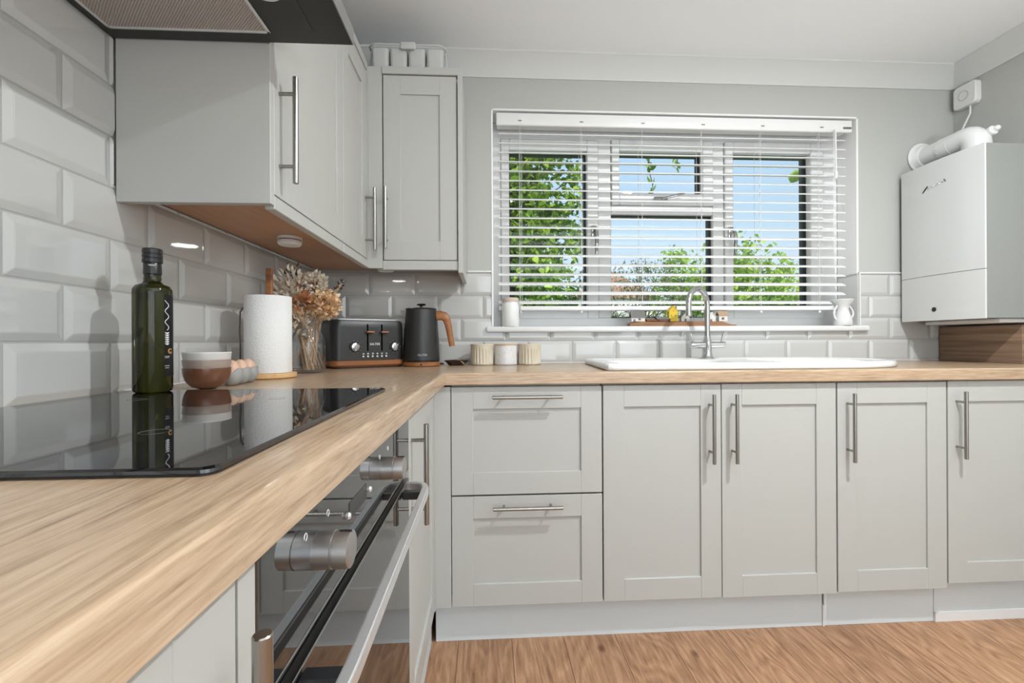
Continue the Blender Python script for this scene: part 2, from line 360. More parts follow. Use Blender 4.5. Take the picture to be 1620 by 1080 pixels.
def text_mb(txt, size, depth, right, up, origin, align='CENTER', shear=0.0, bend=None):
    """raised lettering baked to a mesh"""
    cu = bpy.data.curves.new('lettering', 'FONT'); cu.body = txt; cu.size = size; cu.extrude = depth; cu.align_x = align; cu.align_y = 'CENTER'; cu.shear = shear; cu.resolution_u = 3
    ob = bpy.data.objects.new('lettering', cu); COL.objects.link(ob)
    dg = bpy.context.evaluated_depsgraph_get(); me = bpy.data.meshes.new_from_object(ob.evaluated_get(dg))
    mb = MB(); right = Vector(right).normalized(); up = Vector(up).normalized(); nrm = right.cross(up); origin = Vector(origin)
    t = bmesh.new(); t.from_mesh(me)
    for v in t.verts:
        v.co = bend(v.co) if bend else origin + right*v.co.x + up*v.co.y + nrm*v.co.z
    mb.merge(t); bpy.data.objects.remove(ob, do_unlink=True); bpy.data.curves.remove(cu); bpy.data.meshes.remove(me)
    return mb

# ================================================================== ROOM
RX, H, YF = 2.99, 2.283, -4.0      # right wall, ceiling height, front wall (behind the camera)
WX0, WX1, WZ0, WZ1 = 0.780, 2.507, 1.077, 2.060   # window recess
structure(box('floor', M['floor'], None, -0.15, RX+0.15, YF-0.15, 0.30, -0.08, 0.0))
structure(box('ceiling', M['ceil'], None, -0.15, RX+0.15, YF-0.15, 0.30, H, H+0.12))
structure(box('wall_left', M['wall'], None, -0.15, 0.0, YF, 0.0, 0.0, H))
structure(box('wall_right', M['wall'], None, RX, RX+0.15, YF, 0.0, 0.0, H))
w = MB()
w.box(-0.15, WX0, 0, 0.28, 0, H); w.box(WX1, RX+0.15, 0, 0.28, 0, H); w.box(WX0, WX1, 0, 0.28, 0, WZ0-0.03); w.box(WX0, WX1, 0, 0.28, WZ1, H)
structure(w.build('wall_back', M['wall']))
w = MB()
w.box(-0.15, 0.65, YF-0.15, YF, 0, H); w.box(2.85, RX+0.15, YF-0.15, YF, 0, H); w.box(0.65, 2.85, YF-0.15, YF, 2.1, H)  # opening made up to let the rear fill in
structure(w.build('wall_front', M['wall']))
# white painted reveal lining (head and sides)
w = MB(); w.box(WX0, WX0+0.003, 0.0005, 0.12, WZ0, WZ1); w.box(WX1-0.003, WX1, 0.0005, 0.12, WZ0, WZ1); w.box(WX0, WX1, 0.0005, 0.12, WZ1-0.003, WZ1)
w.box(WX0-0.004, WX0, -0.0015, 0.0, 1.33, WZ1+0.004); w.box(WX1, WX1+0.004, -0.0015, 0.0, 1.33, WZ1+0.004); w.box(WX0-0.004, WX1+0.004, -0.0015, 0.0, WZ1, WZ1+0.004)
structure(w.build('trim_1', M['reveal']))
# coving
def coving_prof(n=1):
    d = 0.081
    return [(0, 0), (d, 0), (d, -0.006), (d-0.008, -0.010), (0.010, -d+0.010), (0.006, -d), (0, -d)]
cp = coving_prof()
w = MB(); w.prism([(0, -a, H+b) for a, b in cp], (RX, 0, 0)); structure(w.build('trim_2', M['coving']))
w = MB(); w.prism([(RX-a, YF, H+b) for a, b in cp], (0, -YF, 0)); structure(w.build('trim_3', M['coving']))
w = MB(); w.prism([(a, YF, H+b) for a, b in cp], (0, -YF, 0)); structure(w.build('trim_4', M['coving']))

# bevelled metro tiles ------------------------------------------------
TP, TW = 0.1025, 0.2025
def tile_field(segs, phase, mapf, name):
    """segs: (u0,u1,z0,z1) clip rectangles; phase[row parity]"""
    mb = MB(); g = 0.0012; bv = 0.0145; hb, ht = 0.0035, 0.0085
    for (u0, u1, z0, z1) in segs:
        t = bmesh.new()
        r0 = int(math.floor((z0-0.91)/TP + 1e-6)); r1 = int(math.ceil((z1-0.91)/TP - 1e-6))
        for r in range(r0, r1):
            ph = phase[r % 2]; k0 = int(math.floor((u0-ph)/TW)); k1 = int(math.ceil((u1-ph)/TW))
            for k in range(k0, k1):
                a, b, c, d = ph+k*TW+g, ph+(k+1)*TW-g, 0.91+r*TP+g, 0.91+(r+1)*TP-g
                lo = [t.verts.new((x, y, 0)) for x, y in ((a, c), (b, c), (b, d), (a, d))]
                ba = [t.verts.new((x, y, hb)) for x, y in ((a, c), (b, c), (b, d), (a, d))]
                to = [t.verts.new((x, y, ht)) for x, y in ((a+bv, c+bv), (b-bv, c+bv), (b-bv, d-bv), (a+bv, d-bv))]
                for i in range(4):
                    j = (i+1) % 4
                    t.faces.new((lo[i], lo[j], ba[j], ba[i])); t.faces.new((ba[i], ba[j], to[j], to[i]))
                t.faces.new(to)
        bmesh.ops.bevel(t, geom=[e for e in t.edges if all(v.co.z > hb-1e-5 for v in e.verts)], offset=0.0009, segments=2, affect='EDGES')
        for co, no in (((u0, 0, 0), (-1, 0, 0)), ((u1, 0, 0), (1, 0, 0)), ((0, z0, 0), (0, -1, 0)), ((0, z1, 0), (0, 1, 0))):
            gm = list(t.verts)+list(t.edges)+list(t.faces)
            bmesh.ops.bisect_plane(t, geom=gm, plane_co=co, plane_no=no, clear_outer=True)
        for v in t.verts: v.co = mapf(v.co)
        mb.merge(t)
    o = mb.build(name, M['tile'], sharp=0.15); structure(o); return o
zt4 = 0.91+4*TP
tile_field([(0.0, WX0, 0.91, zt4), (WX0, WX1, 0.91, WZ0-0.026), (WX1, 2.955, 0.91, zt4)], {0: 0.1285, 1: 0.0285}, lambda c: Vector((c.x, -c.z, c.y)), 'wall_back_tiles')
tile_field([(-2.6, -1.1056, 0.91, 2.20), (-1.1056, -0.009, 0.91, 1.327)], {0: 0.101, 1: 0.0}, lambda c: Vector((c.z, c.x, c.y)), 'wall_left_tiles')
w = MB(); w.box(0, WX0, -0.003, 0, 0.91, zt4); w.box(WX0, WX1, -0.003, 0, 0.91, WZ0-0.026); w.box(WX1, 2.955, -0.003, 0, 0.91, zt4)
structure(w.build('trim_5', M['grout']))
w = MB(); w.box(0, 0.003, -2.6, 0, 0.91, 1.327); w.box(0, 0.003, -2.6, -1.108, 1.327, 2.20); structure(w.build('trim_6', M['grout']))
w = MB()   # pale cap above the top row and tiled reveal edge
w.box(0.664, WX0, -0.011, 0, zt4, zt4+0.010, bev=0.003); w.box(WX1, 2.955, -0.011, 0, zt4, zt4+0.010, bev=0.003)
w.box(WX1-0.006, WX1-0.003, -0.009, 0.115, WZ0, zt4, bev=0.001); w.box(WX1-0.011, WX1-0.003, -0.009, 0.115, zt4, zt4+0.008, bev=0.002)
w.box(WX0-0.007, WX0, -0.012, 0, WZ0, zt4+0.01, bev=0.002)
w.box(WX1, WX1+0.007, -0.012, 0, WZ0, zt4+0.01, bev=0.002)
w.box(0.003, 2.955, -0.012, -0.003, 0.910, 0.9145, bev=0.002); w.box(0.003, 0.012, -1.08, -0.012, 0.910, 0.9145, bev=0.002); w.box(0.003, 0.012, -2.3, -1.72, 0.910, 0.9145, bev=0.002)
structure(w.build('trim_7', M['ceramic']))

# ================================================================== WINDOW
win = bpy.data.objects.new('window_1', None); COL.objects.link(win); win.location = (1.64, 0.12, WZ0); structure(win)
FY0, FY1 = 0.12, 0.19
def ring(mb, x0, x1, z0, z1, t, y0, y1, bev=0.003):
    tl, tr, tb, tt = t if isinstance(t, tuple) else (t,)*4
    mb.box(x0, x0+tl, y0, y1, z0, z1, bev=bev); mb.box(x1-tr, x1, y0, y1, z0, z1, bev=bev)
    mb.box(x0+tl, x1-tr, y0, y1, z0, z0+tb, bev=bev); mb.box(x0+tl, x1-tr, y0, y1, z1-tt, z1, bev=bev)
w = MB(); ring(w, WX0+0.003, WX1-0.003, WZ0, WZ1-0.003, (0.040, 0.082, 0.045, 0.075), FY0, FY1)
w.box(1.294, 1.357, FY0, FY1, WZ0+0.0455, 1.9815, bev=0.003); w.box(1.866, 1.921, FY0, FY1, WZ0+0.0455, 1.9815, bev=0.003)
w.box(1.3575, 1.8655, FY0, FY1, 1.627, 1.668, bev=0.003)
w.build('window_frame', M['upvc'], win)
SASH = [('sash', 0.823, 1.292, 1.118, 1.978, (0.039, 0.054, 0.055, 0.052)), ('sash', 1.923, 2.423, 1.118, 1.985, (0.041, 0.065, 0.062, 0.052)), ('sash', 1.359, 1.864, 1.670, 1.985, (0.038, 0.054, 0.056, 0.053))]
GL = []
for nme, x0, x1, z0, z1, t in SASH:
    w = MB(); ring(w, x0, x1, z0, z1, t, FY0-0.012, FY1-0.005, bev=0.004)
    sh = w.build(nme, M['upvc'], win)
    a, b, c, d = x0+t[0], x1-t[1], z0+t[2], z1-t[3]; GL.append((a, b, c, d, sh))
GL.append((1.357, 1.866, 1.122, 1.627, win))
for a, b, c, d, par in GL:
    w = MB(); ring(w, a+0.001, b-0.001, c+0.001, d-0.001, 0.005, FY0+0.022, FY1-0.004, bev=0.0); w.build('gasket', M['gasket'], par)
    w = MB(); w.box(a+0.002, b-0.002, FY0+0.028, FY0+0.034, c+0.002, d-0.002); w.build('pane', M['pane'], par)
# dark outer bead seen at the right of each light
w = MB()
for a, b, c, d, _ in GL: w.box(b+0.0006, b+0.004, FY0+0.035, FY1+0.002, c, d)
w.build('outer_bead', M['gasket'], win)
def win_handle(x, z0, z1, s, par):
    mb = MB(); mb.box(x-0.012, x+0.012, FY0-0.026, FY0-0.011, (z0+z1)/2+0.02, z1+0.005, bev=0.004, seg=2)
    mb.tube([(x, FY0-0.028, z1-0.02), (x+s*0.003, FY0-0.052, z1-0.03), (x+s*0.005, FY0-0.056, z1-0.055), (x+s*0.002, FY0-0.055, z0)], [0.007, 0.008, 0.009, 0.006], seg=10)
    return mb.build('handle', M['chrome'], par)
win_handle(1.268, 1.42, 1.56, 1, GL[0][4]); win_handle(1.945, 1.42, 1.56, 1, GL[1][4])
mb = MB(); mb.box(1.56, 1.63, FY0-0.03, FY0-0.011, 1.685, 1.705, bev=0.004); mb.tube([(1.60, FY0-0.03, 1.695), (1.64, FY0-0.05, 1.70), (1.70, FY0-0.05, 1.715)], 0.006); mb.build('handle', M['chrome'], GL[2][4])
w = MB(); w.box(0.748, 2.541, -0.034, 0.12, WZ0-0.026, WZ0, bev=0.008, seg=3); w.build('window_sill', M['ceramic'], win)
mb = MB(); mb.box(WX0-0.02, WX1+0.02, FY1+0.0, 0.34, WZ0-0.05, WZ0+0.028, bev=0.004); mb.build('outside_sill', M['upvc'], win)

# ------------------------------------------------------------------ blind
random.seed(4)
bl = thing('venetian_blind', 'white venetian blind with open slats hanging in the window recess', 'blind', (1.64, 0.04, 2.05))
BX0, BX1 = 0.802, 2.470
w = MB(); w.box(BX0-0.004, BX1+0.012, -0.004, 0.012, 1.990, 2.047, bev=0.006, seg=3); w.build('valance', M['blindrail'], bl)
w = MB(); w.box(BX0, BX1, 0.014, 0.066, 2.000, 2.046, bev=0.002); w.build('headrail', M['blindrail'], bl)
w = MB(); w.box(BX1-0.035, BX1+0.006, -0.0055, -0.0035, 2.004, 2.014, bev=0.0005); w.build('valance_clip', M['nickel'], bl)
SLATS = [1.968-0.0432*i for i in range(19)]
for z in SLATS:
    if z < 1.185: continue
    tl = random.choice([0.30, 0.33, 0.36, 0.24, 0.31]); sw = 0.0235
    prof = []
    for i in range(7):
        t = -1+2*i/6; prof.append((t*sw*math.cos(tl), t*sw*math.sin(tl)+0.0035*(1-t*t)))
    top = [(BX0+0.006, 0.040+a, z+b+0.0014) for a, b in prof]; bot = [(BX0+0.006, 0.040+a, z+b-0.0014) for a, b in prof[::-1]]
    mb = MB(); mb.prism(top+bot, (BX1-BX0-0.012, 0, 0)); mb.build('slat', M['blind'], bl)
w = MB(); w.box(BX0+0.006, BX1-0.03, 0.016, 0.066, 1.152, 1.172, bev=0.004, seg=2); w.build('bottom_rail', M['blindrail'], bl)
for x in (0.906, 1.188, 1.474, 1.758, 2.043, 2.330):
    mb = MB(); mb.tube([(x, 0.013, 2.0), (x, 0.014, 1.165)], 0.0009, seg=5); mb.tube([(x, 0.066, 2.0), (x, 0.066, 1.165)], 0.0009, seg=5); mb.tube([(x+0.01, 0.040, 2.0), (x+0.01, 0.040, 1.165)], 0.0009, seg=5)
    mb.lathe([(0, -0.006), (0.005, -0.006), (0.006, 0.0), (0.003, 0.004), (0, 0.004)], (x, 0.014, 1.146), seg=10)
    mb.build('ladder_cord', M['cord'], bl)
    mb = MB(); mb.box(x-0.008, x+0.008, -0.0065, -0.0042, 2.008, 2.012); mb.build('cord_clip', M['nickel'], bl)
mb = MB(); mb.tube([(2.392, -0.012, 2.0), (2.392, -0.014, 1.80)], 0.0035, seg=8); mb.lathe([(0, 0), (0.006, 0.002), (0.007, 0.03), (0.004, 0.04), (0, 0.04)], (2.392, -0.014, 1.765), seg=12)
mb.tube([(2.385, -0.010, 2.0), (2.384, -0.010, 1.45), (2.390, -0.008, 1.30)], 0.0012, seg=5); mb.build('wand', M['blindrail'], bl)

# ================================================================== KITCHEN UNITS
ZB, ZT = 0.148, 0.863            # base door bottom / top
YD = -0.570                      # front plane of back-run doors
XD = 0.580                       # front plane of left-run doors
def frame_xf(kind, plane):
    """local door space: u across, w up, d = outwards"""
    if kind == 'y': return lambda u, d, z: Vector((u, plane-d, z))
    return lambda u, d, z: Vector((plane+d, u, z))
def shaker(name, parent, kind, plane, u0, u1, z0, z1, st=0.070, rail=0.072, th=0.018, m=None):
    """framed door: two stiles, two rails, sunk centre panel; one mesh"""
    g = 0.0014; u0 += g; u1 -= g; z0 += g; z1 -= g; mb = MB(); t = MB(); bv = 0.0009
    t.box(u0, u0+st, -th, 0, z0, z1, bev=bv); t.box(u1-st, u1, -th, 0, z0, z1, bev=bv)
    t.box(u0+st, u1-st, -th, 0, z1-rail, z1, bev=bv); t.box(u0+st, u1-st, -th, 0, z0, z0+rail, bev=bv)
    t.box(u0+st-0.004, u1-st+0.004, -th+0.002, -0.0065, z0+rail-0.004, z1-rail+0.004)
    f = frame_xf(kind, plane)
    for v in t.bm.verts: v.co = f(v.co.x, v.co.y, v.co.z)
    mb.merge(t.bm); return mb.build(name, m or M['cabinet'], parent)
def bar_handle(parent, kind, plane, u, z0, z1, horiz=False, u1=None, r=0.006, off=0.033, name='handle'):
    f = frame_xf(kind, plane); mb = MB()
    if horiz:
        mb.cyl(f(u, off, z0), f(u1, off, z0), r, bev=0.0008); L = u1-u
        for k in (0.16, 0.84): mb.cyl(f(u+L*k, 0, z0), f(u+L*k, off, z0), 0.004, seg=12)
    else:
        mb.cyl(f(u, off, z0), f(u, off, z1), r, bev=0.0008); L = z1-z0
        for k in (0.16, 0.84): mb.cyl(f(u, 0, z0+L*k), f(u, off, z0+L*k), 0.004, seg=12)
    return mb.build(name, M['nickel'], parent)
def carcass(parent, x0, x1, y0, y1, z0, z1, back='y1', m=None, bottom=None):
    t = 0.016; mb = MB()
    if back == 'y1':
        mb.box(x0, x0+t, y0, y1, z0, z1); mb.box(x1-t, x1, y0, y1, z0, z1); mb.box(x0+t, x1-t, y0, y1, z0, z0+t); mb.box(x0+t, x1-t, y1-t, y1, z0+t, z1)
        mb.box(x0+t, x1-t, y0, y0+0.08, z1-t, z1)
    else:
        mb.box(x0, x1, y0, y0+t, z0, z1); mb.box(x0, x1, y1-t, y1, z0, z1); mb.box(x0, x1, y0+t, y1-t, z0, z0+t); mb.box(x0, x0+t, y0+t, y1-t, z0+t, z1)
        mb.box(x1-0.08, x1, y0+t, y1-t, z1-t, z1)
    return mb.build('carcass', m or M['cabinet'], parent)
YB = YD+0.020; YW = -0.014
GB = 'base units along the window wall'
# drawer unit
u = thing('drawer_unit', 'light grey base unit with two deep drawers left of the sink doors', 'cabinet', (0.882, -0.30, 0.148), group=None)
carcass(u, 0.634, 1.130, YB, YW, 0.148, 0.868)
d = shaker('drawer_front', u, 'y', YD, 0.633, 1.132, 0.508, ZT); bar_handle(d, 'y', YD, 0.768, 0.830, 0.830, True, 0.995)
d = shaker('drawer_front', u, 'y', YD, 0.633, 1.132, ZB-0.004, 0.505); bar_handle(d, 'y', YD, 0.768, 0.472, 0.472, True, 0.995)
# sink unit
u = thing('sink_unit', 'light grey double-door base unit with facing handles under the sink', 'cabinet', (1.54, -0.30, 0.148))
carcass(u, 1.136, 1.942, YB, YW, 0.148, 0.868)
d = shaker('door', u, 'y', YD, 1.134, 1.5385, ZB-0.004, ZT+0.001); bar_handle(d, 'y', YD, 1.497, 0.602, 0.832)
d = shaker('door', u, 'y', YD, 1.5385, 1.943, ZB-0.006, ZT+0.002); bar_handle(d, 'y', YD, 1.575, 0.602, 0.832)
# single unit
u = thing('base_cabinet', 'light grey single-door base unit right of the sink doors', 'cabinet', (2.14, -0.30, 0.148))
carcass(u, 1.946, 2.340, YB, YW, 0.148, 0.868)
d = shaker('door', u, 'y', YD, 1.945, 2.342, ZB-0.002, ZT+0.002); bar_handle(d, 'y', YD, 1.981, 0.598, 0.830)
# end unit
u = thing('base_cabinet', 'light grey base unit at the far right end under the boiler', 'cabinet', (2.66, -0.30, 0.160))
carcass(u, 2.346, 2.986, YB, YW, 0.160, 0.868)
d = shaker('door', u, 'y', YD, 2.345, 2.842, 0.162, ZT+0.004); bar_handle(d, 'y', YD, 2.377, 0.602, 0.832)
box('filler_panel', M['cabinet'], u, 2.844, 2.988, YD, YD+0.018, 0.162, ZT)
# corner unit (left run, beyond the oven)
u = thing('corner_cabinet', 'light grey corner base unit with a tall handle between oven and drawers', 'cabinet', (0.30, -0.62, 0.148))
w = MB(); t_ = 0.016
w.box(0.012, XD-0.020, -1.056, -1.040, 0.148, 0.866); w.box(0.012, XD-0.020, -1.040, -0.56, 0.148, 0.164); w.box(0.012, 0.028, -1.040, -0.03, 0.164, 0.866); w.box(0.028, 0.62, -0.046, -0.03, 0.164, 0.866); w.box(0.028, 0.62, -0.56, -0.03, 0.148, 0.164)
w.build('carcass', M['cabinet'], u)
d = shaker('door', u, 'x', XD, -1.058, -0.590, ZB, ZT, st=0.062); bar_handle(d, 'x', XD, -1.030, 0.600, 0.826, off=0.034)
w = MB(); w.box(XD-0.018, XD+0.002, -0.588, -0.566, ZB-0.004, ZT); w.box(XD, 0.632, YD-0.001, YD+0.018, ZB-0.004, ZT); w.build('corner_post', M['cabinet'], u)
# near unit and filler
u = thing('base_cabinet', 'light grey base unit nearest the camera, left of the oven', 'cabinet', (0.30, -2.00, 0.148))
carcass(u, 0.012, XD-0.020, -2.33, -1.742, 0.148, 0.866, back='x0')
d = shaker('door', u, 'x', XD, -2.32, -1.742, ZB, ZT, st=0.062); bar_handle(d, 'x', XD, -1.776, 0.600, 0.833, off=0.033)
box('filler_panel', M['cabinet'], u, XD-0.018, XD, -1.741, -1.718, ZB, ZT)
# plinths
def plinth(label, x0, x1, m=M['plinth'], z1=0.150, y=-0.515, **k):
    o = box('plinth_board', m, None, x0, x1, y, y+0.016, 0.0, z1, bev=0.001); tag(o, label, 'plinth'); return o
plinth('long grey plinth board below the drawers and sink doors', 0.575, 1.930)
plinth('short grey plinth board right of the white joint strip', 1.937, 2.346, z1=0.146)
plinth('grey plinth board at the far right end beside the wall', 2.348, 2.988, z1=0.160)
o = box('joint_strip', M['ceramic'], None, 1.9305, 1.9365, -0.519, -0.500, 0.0, 0.075); tag(o, 'small white upright strip joining two plinth boards', 'trim strip')
o = box('skirting_strip', M['ceramic'], None, 2.349, 2.988, -0.520, -0.5155, 0.0, 0.034); tag(o, 'low white strip along the foot of the right-hand plinth', 'trim strip')
o = box('plinth_board', M['plinth'], None, 0.545, 0.561, -2.33, -0.516, 0.0, 0.145, bev=0.001); tag(o, 'grey plinth board running under the oven side', 'plinth')

# ------------------------------------------------------------------ worktops
def postformed(y_or_x, kind):
    r = 0.010; pts = []
    z1, z0 = 0.910, 0.869
    pts += [(0.0, z1)] + [(-r+r*math.sin(a)+0.0 + 0, z1-r+r*math.cos(a)) for a in [PI/2*i/6 for i in range(7)]] + [(0.0, z0+0.003), (-0.003, z0)]
    return pts
w = MB()
prof = [(-0.02, 0.910)]+[(-0.007+0.007*math.sin(PI/2*i/6), 0.903+0.007*math.cos(PI/2*i/6)) for i in range(7)]+[(0.0, 0.872), (-0.003, 0.869), (-0.02, 0.869)]
# front strip with rounded nose from the inner corner to the right wall
w.prism([(0.603, -0.587-a, z) for a, z in prof], (RX-0.603-0.001, 0, 0))
CX0, CX1, CY0, CY1 = 1.235, 1.715, -0.485, -0.165       # cut-out for the basin
w.box(0.004, 0.603, -0.5865, -0.004, 0.869, 0.910)
w.box(0.603, CX0, -0.567, -0.004, 0.869, 0.910); w.box(CX1, RX-0.001, -0.567, -0.004, 0.869, 0.910)
w.box(CX0, CX1, -0.567, CY0, 0.869, 0.910); w.box(CX0, CX1, CY1, -0.004, 0.869, 0.910)
o = w.build('worktop', M['oak_x']); tag(o, 'long oak-effect worktop under the window, running to the right wall', 'worktop')
w = MB()
w.prism([(0.615+a, -2.33, z) for a, z in prof], (0, 2.33-0.5875, 0)); w.box(0.004, 0.595, -2.33, -0.5875, 0.869, 0.910)
for v in w.bm.verts:
    if v.co.x > 0.55: v.co.x -= 0.0165*(-0.5875-v.co.y)/1.47 - 0.002
o = w.build('worktop', M['oak_y']); tag(o, 'oak-effect worktop in the left foreground holding the hob', 'worktop')
# boxing under the boiler
o = MB().box(2.900, 2.986, -0.350, -0.014, 0.911, 1.068, bev=0.001).build('boxing_panel', M['oak_dark']); tag(o, 'oak-effect boxing standing on the worktop below the boiler', 'panel')

# ------------------------------------------------------------------ hob
w = MB()
hx0, hx1, hy0, hy1 = 0.030, 0.545, -1.709, -1.112
rr = 0.012
pts = arc((hx1-rr, hy0+rr), rr, -PI/2, 0, 6)+arc((hx1-rr, hy1-rr), rr, 0, PI/2, 6)+arc((hx0+rr, hy1-rr), rr, PI/2, PI, 6)+arc((hx0+rr, hy0+rr), rr, PI, 1.5*PI, 6)
def inset(p, d):
    cx, cy = (hx0+hx1)/2, (hy0+hy1)/2
    return [(x-math.copysign(d, x-cx), y-math.copysign(d, y-cy)) for x, y in p]
def loops(mb, ls, cap0=True, cap1=True):
    R = [[mb.bm.verts.new(p) for p in l] for l in ls]; n = len(R[0])
    for a, b in zip(R, R[1:]):
        for i in range(n): mb.bm.faces.new((a[i], a[(i+1) % n], b[(i+1) % n], b[i]))
    if cap0: mb.bm.faces.new(R[0][::-1])
    if cap1: mb.bm.faces.new(R[-1])
    return R
L0 = [(x, y, 0.9105) for x, y in inset(pts, 0.003)]; L1 = [(x, y, 0.9125) for x, y in pts]; L2 = [(x, y, 0.9150) for x, y in inset(pts, 0.0005)]; L3 = [(x, y, 0.9166) for x, y in inset(pts, 0.003)]
loops(w, [L0, L1, L2, L3])
hob = w.build('glass_top', M['blackglass'], sharp=0.12); hb = thing('induction_hob', 'black glass hob set flat on the left worktop', 'hob', (0.29, -1.41, 0.910))
hob.parent = hb
for v in hob.data.vertices: v.co -= Vector(hb.location)
w = MB(); q = inset(pts, -0.0012)
loops(w, [[(x, y, 0.9102) for x, y in q], [(x, y, 0.9118) for x, y in q]]); w.build('edge_trim', M['blacktrim'], hb)
mk = mat('hob_marking', (0.16, 0.16, 0.165), 0.25)
for (x, y, r) in ((0.17, -1.55, 0.08), (0.17, -1.27, 0.095), (0.40, -1.56, 0.095), (0.40, -1.28, 0.08)):
    mb = MB(); mb.lathe([(r*0.14, 0.91655), (r*0.14+0.001, 0.91675), (r*0.14+0.001, 0.91655)], (x, y, 0), seg=32)
    mb.build('zone_marking', mk, hob)

# ------------------------------------------------------------------ oven
ov = thing('built_in_oven', 'black glass built-in oven with steel handle below the hob', 'oven', (0.30, -1.39, 0.148))
oy0, oy1, OX = -1.715, -1.062, 0.580
box('oven_body', M['blacktrim'], ov, 0.03, OX-0.022, oy0+0.01, oy1-0.01, 0.150, 0.850)
box('top_strip', M['plinth'], ov, OX-0.018, OX+0.004, oy0, oy1, 0.853, 0.868)
box('control_panel', M['ovenglass'], ov, OX-0.020, OX, oy0, oy1, 0.738, 0.851, bev=0.001)
dr = box('oven_door', M['ovenglass'], ov, OX-0.022, OX, oy0, oy1, 0.156, 0.712, bev=0.001)
w = MB(); w.box(OX-0.022, OX+0.0012, oy0, oy1, 0.7125, 0.7155, bev=0.0008); w.build('door_trim', M['nickel'], ov)
w = MB(); w.box(OX-0.018, OX+0.0004, oy0, oy1, 0.7345, 0.7375, bev=0.0008); w.build('panel_trim', M['nickel'], ov)
box('vent_slot', M['blacktrim'], ov, OX-0.016, OX-0.010, oy0+0.005, oy1-0.005, 0.717, 0.733)
def oven_knob(y):
    mb = MB(); X = Matrix.Translation((OX, y, 0.803)) @ rotm('Y', PI/2)
    mb.lathe([(0, 0), (0.0185, 0), (0.0185, 0.017), (0.0175, 0.0175), (0.0175, 0.019), (0.0185, 0.0195), (0.0180, 0.0335), (0.0165, 0.0345), (0, 0.0345)], seg=40, xf=X)
    k = mb.build('knob', M['knobsteel'], ov)
    t = MB(); t.box(OX+0.022, OX+0.0343, y-0.0015, y+0.0015, 0.8185, 0.8222, bev=0.0004); t.build('pointer', M['blacktrim'], k)
oven_knob(-1.596); oven_knob(-1.302)
for y in (-1.500, -1.400):
    mb = MB(); X = Matrix.Translation((OX, y, 0.800)) @ rotm('Y', PI/2); mb.lathe([(0, 0), (0.004, 0), (0.0045, 0.003), (0.003, 0.005), (0, 0.005)], seg=14, xf=X); mb.build('button', M['steel'], ov)
box('display', M['blacktrim'], ov, OX+0.0001, OX+0.0005, -1.49, -1.41, 0.790, 0.812)
for y in (-1.625, -1.565, -1.330, -1.270):
    mb = MB(); X = Matrix.Translation((OX+0.0002, y, 0.803)) @ rotm('Y', PI/2)
    mb.tube([X @ Vector((0.0035*math.cos(a), 0.0035*math.sin(a), 0))+Vector((0, 0, 0.025)) for a in [PI*1.6*i/12 for i in range(13)]], 0.0004, seg=4); mb.build('dial_marking', M['whiteprint'], ov)
# handle: flat bar that turns back to the door at both ends
hp = [(OX+0.001, oy1-0.020), (OX+0.020, oy1-0.022), (OX+0.036, oy1-0.034), (OX+0.043, oy1-0.055), (OX+0.044, oy1-0.085), (OX+0.044, oy0+0.085), (OX+0.043, oy0+0.055), (OX+0.036, oy0+0.034), (OX+0.020, oy0+0.022), (OX+0.001, oy0+0.020)]
def offset_path(p, d):
    out = []
    for i, (x, y) in enumerate(p):
        a = Vector(p[max(i-1, 0)]); b = Vector(p[min(i+1, len(p)-1)]); t = (b-a).normalized(); n = Vector((t.y, -t.x)); out.append((x+n.x*d, y+n.y*d))
    return out
hi = offset_path(hp, 0.007); ho = offset_path(hp, -0.007)
w = MB(); zc0, zc1 = 0.697, 0.714
secs = [[(a[0], a[1], zc0), (b[0], b[1], zc0), (b[0], b[1], zc1), (a[0], a[1], zc1)] for a, b in zip(hi, ho)]
loops(w, secs)
bmesh.ops.bevel(w.bm, geom=list(w.bm.edges), offset=0.0022, segments=2, affect='EDGES')
h_ = w.build('handle', M['steel'], dr)
for y in (oy1-0.075, oy0+0.075): box('handle_bracket', M['blacktrim'], h_, OX+0.001, OX+0.040, y-0.010, y+0.010, 0.696, 0.711, bev=0.002)

# ------------------------------------------------------------------ sink
SKZ = 0.934
outl = [(1.150, -0.545), (1.158, -0.556), (1.175, -0.560)]
outl += [(1.30+i*0.12, -0.560) for i in range(6)]
for i in range(1, 13):
    a = -PI/2+PI*i/24*1.0
    outl.append((1.99+0.345*math.cos(a), -0.315+0.245*math.sin(a)))
for i in range(1, 13):
    a = PI/2*i/12; outl.append((1.99+0.345*math.cos(a), -0.315+0.245*math.sin(a)))
outl += [(1.75, -0.070), (1.45, -0.070), (1.21, -0.070), (1.19, -0.074), (1.180, -0.085)]
cxs, cys = 1.475, -0.325
def ray_hit(a, poly):
    dx, dy = math.cos(a), math.sin(a); best = None
    for i in range(len(poly)):
        x1, y1 = poly[i][0]-cxs, poly[i][1]-cys; x2, y2 = poly[(i+1) % len(poly)][0]-cxs, poly[(i+1) % len(poly)][1]-cys
        ex, ey = x2-x1, y2-y1; den = dx*ey-dy*ex
        if abs(den) < 1e-9: continue
        t = (x1*ey-y1*ex)/den; s = (x1*dy-y1*dx)/den
        if t > 0 and -1e-6 <= s <= 1+1e-6 and (best is None or t > best): best = t
    return (cxs+dx*best, cys+dy*best)
NA = 180; angs = []
crn = [math.atan2(p[1]-cys, p[0]-cxs) for p in outl]
angs = sorted(set([round(-PI+2*PI*i/NA, 4) for i in range(NA)]+[round(c, 4) for c in crn]))
OL = [ray_hit(a, outl) for a in angs]
